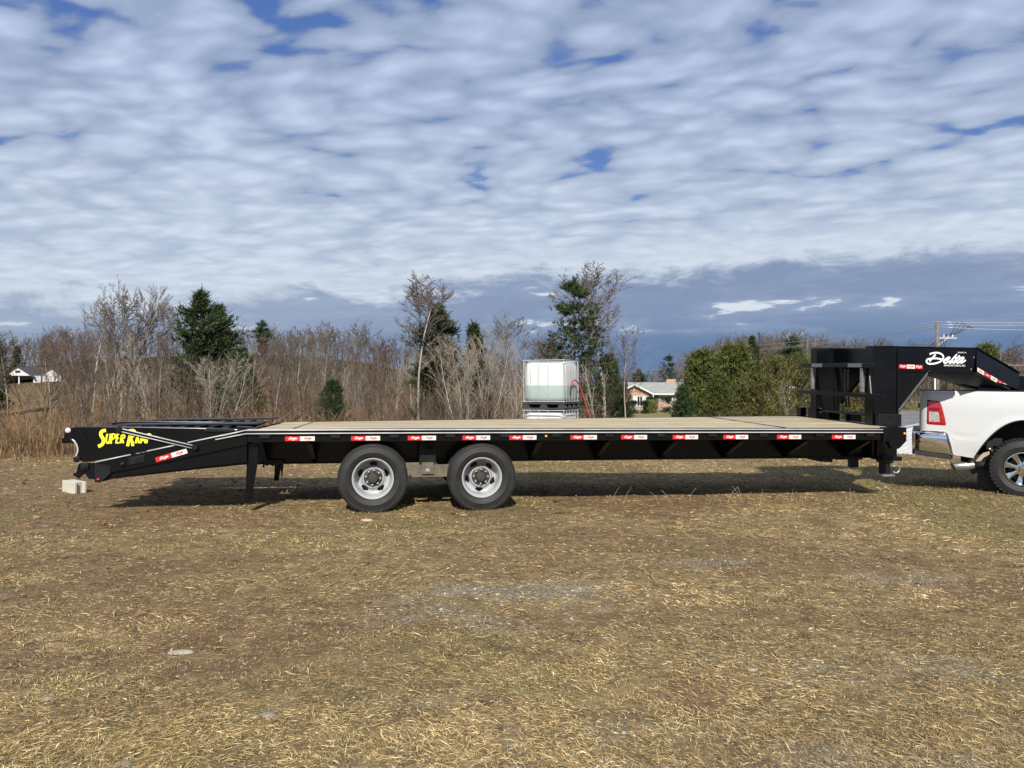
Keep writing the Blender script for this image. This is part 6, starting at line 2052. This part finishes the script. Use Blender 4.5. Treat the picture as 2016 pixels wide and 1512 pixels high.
# tail lamp wrapping the corner
for sgn in (1, -1):
    outline = [(-1.195, 1.368), (-1.10, 1.358), (-1.05, 1.342), (-1.025, 1.305), (-0.985, 1.15), (-0.955, 1.00), (-0.975, 0.980), (-1.195, 0.990), (-1.215, 1.0), (-1.215, 1.36)]
    def lamp_face(poly, off, name, m_, parent=None):
        cx = sum(p[0] for p in poly) / len(poly); cz = sum(p[1] for p in poly) / len(poly)
        mb = MB(); V = []; F = []; n = len(poly); rings = 5
        dense = []
        for i in range(n):
            a, b = poly[i], poly[(i + 1) % n]
            for k in range(4): dense.append((a[0] + (b[0] - a[0]) * k / 4, a[1] + (b[1] - a[1]) * k / 4))
        N_ = len(dense)
        for r_ in range(rings + 1):
            f = 1 - r_ / rings
            for (x, z) in dense:
                xx = cx + (x - cx) * f; zz = cz + (z - cz) * f
                o_ = off * min(1, r_ / 1.0) if r_ < 1 else off
                V.append((xx, -(side_y(xx, zz) + (o_ if r_ else -0.002)) * sgn, zz))
        for r_ in range(rings):
            for k in range(N_):
                a = r_ * N_ + k; b = r_ * N_ + (k + 1) % N_
                F.append((a, b, b + N_, a + N_))
        mb.add(V, F)
        return tkpart(name, mb, m_, parent, smooth=False)
    lamp = lamp_face(outline, 0.012, "tail_lamp", REDL)
    lamp_face([(-1.200, 1.200), (-1.050, 1.195), (-1.028, 1.025), (-1.195, 1.020)], 0.0155, "reverse_lens", CLEAR, lamp)
    lamp_face([(-1.200, 1.245), (-1.035, 1.24), (-1.035, 1.207), (-1.200, 1.212)], 0.0155, "dark_band", REDD, lamp)
# chrome bumper with wrapped ends and a step pad
bp = MB()
half = [(-1.405, -0.70), (-1.395, -0.88), (-1.365, -0.955), (-1.31, -0.995), (-0.985, -1.012), (-0.955, -1.0), (-0.955, -0.88), (-1.17, -0.86)]
plan = half + [(x, -y) for x, y in half[::-1]]
V, F = [], []
for (z, k) in ((0.592, 0.0), (0.615, 0.75), (0.70, 0.95), (0.79, 1.0), (0.862, 0.95), (0.882, 0.6)):
    for (x, y) in plan:
        xx = x + 0.035 * (1 - k) if x < -1.2 else x + 0.075 * (1 - (z - 0.592) / 0.29)
        zz = z - (0.035 * max(0.0, (x + 1.31) / 0.35) * (1 - (z - 0.592) / 0.29))
        V.append((xx, y * (0.965 + 0.035 * k), zz))
n = len(plan)
for i in range(5):
    for k in range(n):
        a = i * n + k; b = i * n + (k + 1) % n
        F.append((a, b, b + n, a + n))
F.append(tuple(range(n - 1, -1, -1))); F.append(tuple(range(5 * n, 6 * n)))
bp.add(V, F)
bump = link("rear_bumper", bp.mesh("rear_bumper", [CHROME], fixnormals=True), truck)
smooth_by_angle(bump.data, 50)
soften(bump, 0.018, 3, 30)
tkpart("step_pad", MB().box(-1.39, -1.22, -0.84, 0.84, 0.883, 0.896), PLASTIC, bump, bevel=0.004)
tkpart("lower_valance", MB().prism([(-1.375, 0.555), (-1.33, 0.535), (-0.90, 0.492), (-0.865, 0.50), (-0.87, 0.545), (-0.95, 0.56), (-1.30, 0.590), (-1.375, 0.60)], -0.965, 0.965, "xz"), PLASTIC, bump, bevel=0.01)
for sgn in (1, -1):
    tkpart("bumper_trim", MB().tube([(-1.27, -0.985 * sgn, 0.893), (-0.99, -1.012 * sgn, 0.893), (-0.945, -1.012 * sgn, 0.872), (-0.895, -1.0 * sgn, 0.68), (-0.870, -0.985 * sgn, 0.545)], 0.011, 8), CHROME, smooth=True)
# frame rails, shackle, leaf spring, axle, tail pipe
for sgn in (1, -1):
    y = -0.52 * sgn
    tkpart("frame_rail", MB().box(-1.22, 5.2, y - 0.04, y + 0.04, 0.58, 0.74), LINER)
    tkpart("spring_hanger", MB().box(-0.50, -0.24, -0.72 * sgn - 0.05, -0.72 * sgn + 0.05, 0.70, 0.82), LINER, bevel=0.01)
    sh = MB().prism([(-0.440, 0.765), (-0.400, 0.78), (-0.360, 0.765), (-0.358, 0.655), (-0.400, 0.635), (-0.442, 0.655)], -0.795 * sgn - 0.006, -0.795 * sgn + 0.006, "xz")
    so = tkpart("spring_shackle", sh, LINER, bevel=0.004)
    tkpart("bolt", MB().lathe([(0, -0.02), (0.019, -0.018), (0.022, 0.0)], (-0.400, -0.80 * sgn, 0.66), 10), BOLT_M, so, smooth=True)
    lf = MB()
    for k, dz in enumerate((0.0, -0.014, -0.028)):
        P = [(-0.400 + 0.06 * k, 0.655 + dz), (-0.27, 0.61 + dz), (-0.1, 0.56 + dz), (0.4, 0.60 + dz), (0.80, 0.66 + dz)]
        for i in range(4):
            a, b = P[i], P[i + 1]
            lf.prism([a, b, (b[0], b[1] - 0.012), (a[0], a[1] - 0.012)], -0.72 * sgn - 0.035, -0.72 * sgn + 0.035, "xz")
    tkpart("leaf_spring", lf, SPRING)
tkpart("sway_bracket", MB().prism([(-0.66, 0.365), (-0.59, 0.365), (-0.545, 0.42), (-0.47, 0.53), (-0.40, 0.58), (-0.40, 0.63), (-0.49, 0.59), (-0.565, 0.49), (-0.60, 0.40), (-0.66, 0.39)], -0.80, -0.745, "xz"), SPRING, bevel=0.006)
tkpart("mud_flap", MB().prism([(-0.66, 0.52), (-0.40, 0.60), (-0.25, 0.60), (-0.25, 0.06), (-0.44, 0.06), (-0.56, 0.18), (-0.64, 0.33)], -0.70, -0.55, "xz"), PLASTIC)
tkpart("rear_axle", MB().tube([(0, -0.75, 0.42), (0, 0.75, 0.42)], 0.06, 12).lathe([(0, -0.15), (0.15, -0.10), (0.18, 0), (0.15, 0.10), (0, 0.15)], (0, 0, 0.42), 16), LINER)
ex = MB()
ax = Vector((-0.93, -0.32, -0.12)).normalized()
c0 = Vector((-0.67, -0.84, 0.405))
tp_ = [c0 - ax * 0.50, c0 - ax * 0.05]
exh = tkpart("tail_pipe", MB().tube(tp_, 0.052, 14), LINER, smooth=True)
tip = MB()
u1 = ax.cross(Vector((0, 0, 1))).normalized(); w1 = u1.cross(ax).normalized()
V, F = [], []
for (r_, o_) in ((0.060, -0.07), (0.064, 0.0), (0.066, 0.20), (0.060, 0.205), (0.058, 0.0)):
    for k in range(24):
        a = 2 * math.pi * k / 24
        V.append(c0 + ax * (o_ + (0.02 * math.sin(a) if o_ > 0.1 else 0)) + u1 * math.cos(a) * r_ + w1 * math.sin(a) * r_)
for i in range(4):
    for k in range(24):
        a = i * 24 + k; b = i * 24 + (k + 1) % 24; F.append((a, b, b + 24, a + 24))
tip.add(V, F)
tkpart("exhaust_tip", tip, STEELB, exh, smooth=True)
tkpart("hitch_receiver", MB().box(-1.40, -1.0, -0.05, 0.05, 0.48, 0.60), LINER)

# wheels
def truck_tyre():
    prof = [(0.238, -0.10), (0.247, -0.125), (0.275, -0.138), (0.31, -0.1425), (0.315, -0.145), (0.322, -0.1425), (0.355, -0.138), (0.385, -0.128), (0.404, -0.116), (0.412, -0.100), (0.412, 0.095), (0.408, 0.112), (0.385, 0.128), (0.31, 0.142), (0.247, 0.125), (0.238, 0.10)]
    mb = MB().lathe(prof, (0, 0, 0), 80)
    n = 46
    for k in range(n):
        a = 2 * math.pi * (k + 0.0) / n
        er, et = Vector((math.cos(a), 0, math.sin(a))), Vector((-math.sin(a), 0, math.cos(a)))
        for s in (-1, 1):
            mb.obox(er * 0.4135 + Vector((0, 0.105 * s, 0)), (er * 0.88 + Vector((0, 0.47 * s, 0))).normalized(), (Vector((0, 0.88 * s, 0)) - er * 0.47).normalized(), et, 0.008, 0.020 if k % 2 else 0.015, 0.0175)
            mb.obox(er * 0.396 + Vector((0, 0.124 * s, 0)), er, (0, 1, 0), et, 0.014 if k % 2 else 0.009, 0.004, 0.0145)
        for yy_ in (-0.055, 0.0, 0.055):
            b = a + (0.03 if yy_ == 0 else 0)
            mb.obox(Vector((math.cos(b), 0, math.sin(b))) * 0.416 + Vector((0, yy_, 0)), Vector((math.cos(b), 0, math.sin(b))), (0, 1, 0), (-math.sin(b), 0, math.cos(b)), 0.009, 0.022, 0.021)
    return smooth_by_angle(mb.mesh("tyre", [RUBBER]), 30)


def truck_rim():
    mb = MB()
    mb.lathe([(0.234, -0.128), (0.240, -0.132), (0.238, -0.138), (0.231, -0.139), (0.224, -0.132), (0.216, -0.11), (0.206, -0.07), (0.20, 0.05)], (0, 0, 0), 64)
    mb.lathe([(0.098, -0.088), (0.096, -0.104), (0.085, -0.112), (0.062, -0.114), (0.058, -0.142), (0.050, -0.150), (0.0, -0.153)], (0, 0, 0), 40)
    for k in range(8):
        a0 = 2 * math.pi * k / 8
        er, et = Vector((math.cos(a0), 0, math.sin(a0))), Vector((-math.sin(a0), 0, math.cos(a0)))
        V = []
        for (r_, w0, yf, yb3) in ((0.075, 0.030, -0.108, -0.05), (0.12, 0.030, -0.104, -0.05), (0.165, 0.036, -0.110, -0.06), (0.20, 0.046, -0.118, -0.07), (0.224, 0.060, -0.128, -0.09)):
            V += [er * r_ - et * w0 + Vector((0, yb3, 0)), er * r_ - et * w0 * 0.82 + Vector((0, yf, 0)), er * r_ + Vector((0, yf - 0.008, 0)), er * r_ + et * w0 * 0.82 + Vector((0, yf, 0)), er * r_ + et * w0 + Vector((0, yb3, 0))]
        F = []
        for i in range(4):
            for q in range(4):
                a = i * 5 + q; F.append((a, a + 1, a + 6, a + 5))
        mb.add(V, F)
        mb.lathe([(0.013, 0.0), (0.013, -0.02), (0.008, -0.028), (0, -0.029)], (0.078 * math.cos(a0 + 0.39), -0.108, 0.078 * math.sin(a0 + 0.39)), 8)
    return smooth_by_angle(mb.mesh("rim", [CHROME], fixnormals=False), 38)


T_TYRE, T_RIM = truck_tyre(), truck_rim()
T_DRUM = MB().lathe([(0.0, -0.03), (0.17, -0.03), (0.19, 0.02), (0.19, 0.10), (0, 0.10)], (0, 0, 0), 30).mesh("brake_disc", [LINER])
for (x, y, fl) in ((0, -0.845, 0), (0, 0.845, 1), (3.86 + 0.62, -0.845, 0), (3.86 + 0.62, 0.845, 1)):
    e = link("wheel", None, truck, loc=(x, y, RW - 0.016), rot=(0, 0.25, math.pi if fl else 0))
    link("tyre", T_TYRE, e); link("rim", T_RIM, e); link("brake_disc", T_DRUM, e)

# cab and nose, outside the picture to the right
CX = 0.62


def fw(poly): return [(x + CX, z) for x, z in poly]


cb = tkpart("cab", MB().prism(fw([(0.76, 0.55), (3.28, 0.55), (3.28, 1.46), (2.45, 1.95), (1.9, 2.01), (1.05, 1.99), (0.78, 1.50)]), -0.97, 0.97, "xz"), PAINT, bevel=0.05)
tkpart("side_window", MB().prism(fw([(1.0, 1.46), (3.05, 1.46), (2.45, 1.84), (1.15, 1.86)]), -0.978, 0.978, "xz"), GLASS_T, cb)
tkpart("hood", MB().prism(fw([(3.285, 1.10), (4.85, 1.06), (4.90, 1.20), (4.70, 1.36), (3.285, 1.46)]), -0.95, 0.95, "xz"), PAINT, bevel=0.05)
tkpart("front_fender", MB().prism(fw([(3.285, 0.60), (3.38, 0.60), (3.45, 0.90), (3.62, 1.03), (4.1, 1.03), (4.28, 0.90), (4.36, 0.62), (4.86, 0.62), (4.86, 1.056), (3.285, 1.095)]), -0.98, 0.98, "xz"), PAINT, bevel=0.02)
tkpart("front_bumper", MB().box(4.87 + CX, 5.02 + CX, -1.0, 1.0, 0.48, 0.82), CHROME, bevel=0.04)

# ------------------------------------------------------------------ water tanks in cages, one on the other
TANK_W = plain("milky_tank_plastic", (0.60, 0.61, 0.595), 0.38, vary=0.05, scale=2.0, bump=0.12, bscale=3.5)
TANK_G = plain("tank_with_water_inside", (0.34, 0.42, 0.40), 0.32, vary=0.08, scale=2.0, bump=0.12, bscale=3.5)
CAGE = plain("cage_tube", (0.50, 0.51, 0.51), 0.42, 0.5, vary=0.15)
PALLET = plain("dark_plastic_pallet", (0.035, 0.035, 0.037), 0.55)
RED_H = plain("red_hose", (0.42, 0.03, 0.028), 0.45)
TANK_YAW = rad(-21)
tc_ = at(1086, 800, 17.6)
gz = hz(tc_.x, tc_.y)


def tote(z0, fill, label):
    e = link("water_tank", None, loc=(tc_.x, tc_.y, z0), rot=(0, 0, TANK_YAW))
    tag(e, label, "water tank", "caged water tanks")
    L_, D_ = 0.50, 0.60                         # half length and half depth
    pal = MB()
    pal.box(-L_, L_, -D_, D_, 0.105, 0.145)
    pal.box(-L_, L_, -D_, D_, 0.0, 0.022)
    for x in (-0.42, 0.0, 0.42):
        for y in (-0.52, -0.18, 0.17, 0.52):
            pal.add([(x - 0.10, y - 0.07, 0.022), (x + 0.10, y - 0.07, 0.022), (x + 0.10, y + 0.07, 0.022), (x - 0.10, y + 0.07, 0.022), (x - 0.055, y - 0.07, 0.105), (x + 0.055, y - 0.07, 0.105), (x + 0.055, y + 0.07, 0.105), (x - 0.055, y + 0.07, 0.105)],
                    [(0, 1, 5, 4), (1, 2, 6, 5), (2, 3, 7, 6), (3, 0, 4, 7)])
    link("pallet", pal.mesh("pallet", [PALLET]), e)
    H0, H1 = 0.165, 1.06
    mb = MB(); n = 48
    zs = [H0, H0 + 0.03, H0 + 0.1, H0 + 0.25, H0 + 0.36, H0 + 0.3601, H0 + 0.55, H0 + 0.70, H1 - 0.10, H1 - 0.05, H1 - 0.015, H1]
    if fill < 0.3: zs = [z for z in zs]
    sh = [0.90, 0.965, 0.99, 1.01, 1.015, 1.015, 1.01, 1.0, 0.985, 0.96, 0.91, 0.80]
    rows = []
    for z, s in zip(zs, sh):
        row = []
        for k in range(n):
            a = 2 * math.pi * k / n
            ca, sa = math.cos(a), math.sin(a)
            q = 0.30
            x = math.copysign(abs(ca) ** q, ca); y = math.copysign(abs(sa) ** q, sa)
            wob = 1 + 0.010 * math.sin(a * 7 + z * 3)
            row.append((x * (L_ - 0.014) * s * wob, y * (D_ - 0.014) * s * wob, z))
        rows.append(row)
    V = [v for row in rows for v in row]; F = []; M = []
    for i in range(len(rows) - 1):
        for k in range(n):
            a = i * n + k; b = i * n + (k + 1) % n
            F.append((a, b, b + n, a + n)); M.append(1 if zs[i] < H0 + fill * (H1 - H0) - 0.001 else 0)
    F.append(tuple(range((len(rows) - 1) * n, len(rows) * n))); M.append(0)
    mb.add(V, F); mb.M = M
    link("bottle", mb.mesh("bottle", [TANK_W, TANK_G], smooth=True), e)
    cg = MB(); bend = 0.02
    r_ = 0.0085
    for k, x in enumerate((-0.47, -0.33, -0.10, 0.11, 0.47)):
        for y in (-D_ + 0.01, D_ - 0.01):
            b1 = 0.03 * math.sin(k * 2.1) if y < 0 else 0
            cg.tube([(x, y, 0.15), (x + b1 * 0.6, y - 0.006, 0.42), (x + b1, y - 0.008, 0.72), (x + b1 * 0.3, y, 1.09)], r_, 6)
    for y in (-0.44, -0.22, 0.0, 0.22, 0.44):
        for x in (-L_ + 0.008, L_ - 0.008):
            cg.tube([(x, y, 0.15), (x, y, 1.09)], r_, 6)
    for z in (0.165, 1.09) + (() if fill > 0.3 else (0.80, 0.98)):
        cg.tube([(-L_ + 0.01, -D_ + 0.005, z), (L_ - 0.01, -D_ + 0.005, z), (L_ - 0.01, D_ - 0.005, z), (-L_ + 0.01, D_ - 0.005, z), (-L_ + 0.01, -D_ + 0.005, z)], 0.011, 6)
    link("cage", cg.mesh("cage", [CAGE]), e)
    link("filler_cap", MB().lathe([(0.12, 0.0), (0.12, 0.045), (0.10, 0.055), (0, 0.055)], (0, 0, H1), 20, "z").mesh("filler_cap", [PALLET]), e)
    return e


gz_low = tc_.z + (-1.16) - 0.0
tote(tc_.z - 1.17, 0.2, "lower caged water tank mostly hidden behind the trailer's deck")
tote(tc_.z - 0.045, 0.402, "upper caged white water tank half full of greenish water")
# a levelling pad under the lower tank where the ground falls away
cr = Matrix.Rotation(TANK_YAW, 3, "Z")
def tk(x, y, z): return Vector((tc_.x, tc_.y, tc_.z - 0.045)) + cr @ Vector((x, y, z))
hose = [tk(0.53, -0.22, 0.47), tk(0.535, -0.20, 0.55), tk(0.55, -0.12, 0.625), tk(0.56, 0.02, 0.655), tk(0.56, 0.13, 0.635), tk(0.60, 0.20, 0.54), tk(0.68, 0.25, 0.32), tk(0.76, 0.27, 0.05), tk(0.85, 0.28, -0.25), tk(0.95, 0.28, -0.6), tk(1.05, 0.28, -0.95), Vector((tk(1.15, 0.28, 0).x, tk(1.15, 0.28, 0).y, gz + 0.03))]
ho = link("hose", MB().tube(hose, 0.015, 8).mesh("hose", [RED_H], smooth=True)); tag(ho, "red hose hung over the upper water tank's rim and down its right side", "hose")
link("nozzle", MB().tube([tk(0.53, -0.22, 0.49), tk(0.53, -0.25, 0.41), tk(0.53, -0.27, 0.31)], [0.022, 0.022, 0.016], 8).mesh("nozzle", [PALLET], smooth=True), ho)

# ------------------------------------------------------------------ small things on the ground
BLOCKM = plain("pale_concrete", (0.50, 0.475, 0.395), 0.92, vary=0.12, scale=9, bump=0.5, bscale=70)
bx, by = -5.98, 10.42
blk = MB()
outer = [(-0.20, -0.097), (0.145, -0.097), (0.20, -0.097), (0.20, -0.060), (0.150, -0.052), (0.150, 0.052), (0.20, 0.060), (0.20, 0.097), (-0.20, 0.097)]
blk.prism(outer, 0.0, 0.195, "xy")
o = link("concrete_block", blk.mesh("concrete_block", [BLOCKM]), loc=(bx, by, hz(bx, by) - 0.005), rot=(0, rad(2), rad(-33)), scale=(0.82, 0.82, 0.82))
soften(o, 0.005, 2)
tag(o, "pale concrete block lying on the ground under the ramp's rear end", "concrete block")
STONE = plain("pale_flat_stone", (0.33, 0.285, 0.215), 0.9, vary=0.25, scale=30, bump=0.4)
STONEG = plain("grey_stone", (0.20, 0.185, 0.155), 0.9, vary=0.25, scale=30, bump=0.4)


def stone(px, py, l_, w_, t_, label, m_, name="stone", seed=1, yaw=0.0):
    d = CAM_Z * FPX / (py - 768)
    p = at(px, py, d); r = np.random.default_rng(seed)
    bm = bmesh.new(); bmesh.ops.create_icosphere(bm, subdivisions=2, radius=1.0)
    for v in bm.verts:
        n = v.co.normalized()
        k = 0.82 + 0.36 * float(fbm(n.x * 1.7 + seed, n.y * 1.7 + n.z * 2.1, seed, 3))
        v.co = Vector((n.x * l_ * k, n.y * w_ * k, n.z * t_ * k))
    me = bpy.data.meshes.new(name); bm.to_mesh(me); bm.free(); me.materials.append(m_)
    o = link(name, me, loc=(p.x, p.y, hz(p.x, p.y) + t_ * 0.15), rot=(0, 0, yaw))
    tag(o, label, "stone")


stone(355, 1279, 0.072, 0.035, 0.012, "flat pale stone shaped like a dead leaf in the grass at lower left", STONE, seed=2, yaw=0.1)
stone(93, 1371, 0.030, 0.022, 0.012, "small whitish stone near the left edge of the grass", STONEG, seed=3)
stone(246, 1494, 0.030, 0.026, 0.014, "grey stone at the bottom edge left of the middle", STONEG, seed=4)
stone(528, 1391, 0.036, 0.028, 0.010, "dull grey stone half sunk in the soil below the flat pale stone", STONEG, seed=5)
stone(1481, 1305, 0.026, 0.016, 0.010, "chalky oblong stone among the grass right of the middle", STONE, seed=6)
stone(1554, 1332, 0.020, 0.014, 0.010, "tiny bright stone right beside the chalky oblong stone", STONE, seed=7)
stone(1312, 1506, 0.030, 0.024, 0.016, "round white stone at the bottom edge in the gravel", STONE, seed=8)
stone(722, 1024, 0.07, 0.04, 0.02, "pale lump of clay below the left wheel", plain("pale_clay", (0.42, 0.31, 0.18), 0.95, vary=0.2), seed=9)
stone(85, 1040, 0.17, 0.05, 0.022, "dark red clod of wet clay near the left edge", plain("red_clay", (0.10, 0.058, 0.038), 0.9, vary=0.3, bump=0.6), seed=11)
stone(375, 1016, 0.10, 0.04, 0.018, "dark red clod of clay in front of the trailer's leg", plain("red_clay_dry", (0.10, 0.05, 0.035), 0.9, vary=0.3, bump=0.6), seed=12)
TWIGM = plain("fallen_twig", (0.17, 0.125, 0.08), 0.9, vary=0.2)
for i, (pa, pb, lab) in enumerate((((5, 1186), (52, 1176), "bent fallen stick at the left edge of the grass"), ((215, 1364), (290, 1318), "forked dry twig lying left of the flat pale stone"), ((1128, 1252), (1152, 1258), "short dark twig in the worn middle of the field"))):
    a = at(*pa, CAM_Z * FPX / (pa[1] - 768)); b = at(*pb, CAM_Z * FPX / (pb[1] - 768))
    m_ = (a + b) / 2
    for v in (a, b, m_): v.z = hz(v.x, v.y) + 0.012
    m_ += Vector((0.0, 0.015, 0.01))
    mb = MB().tube([a, m_, b], [0.006, 0.005, 0.0025], 6)
    if i == 1: mb.tube([m_, m_ + Vector((0.07, 0.05, 0.012))], [0.004, 0.002], 5)
    tag(link("stick", mb.mesh("stick", [TWIGM])), lab, "stick")
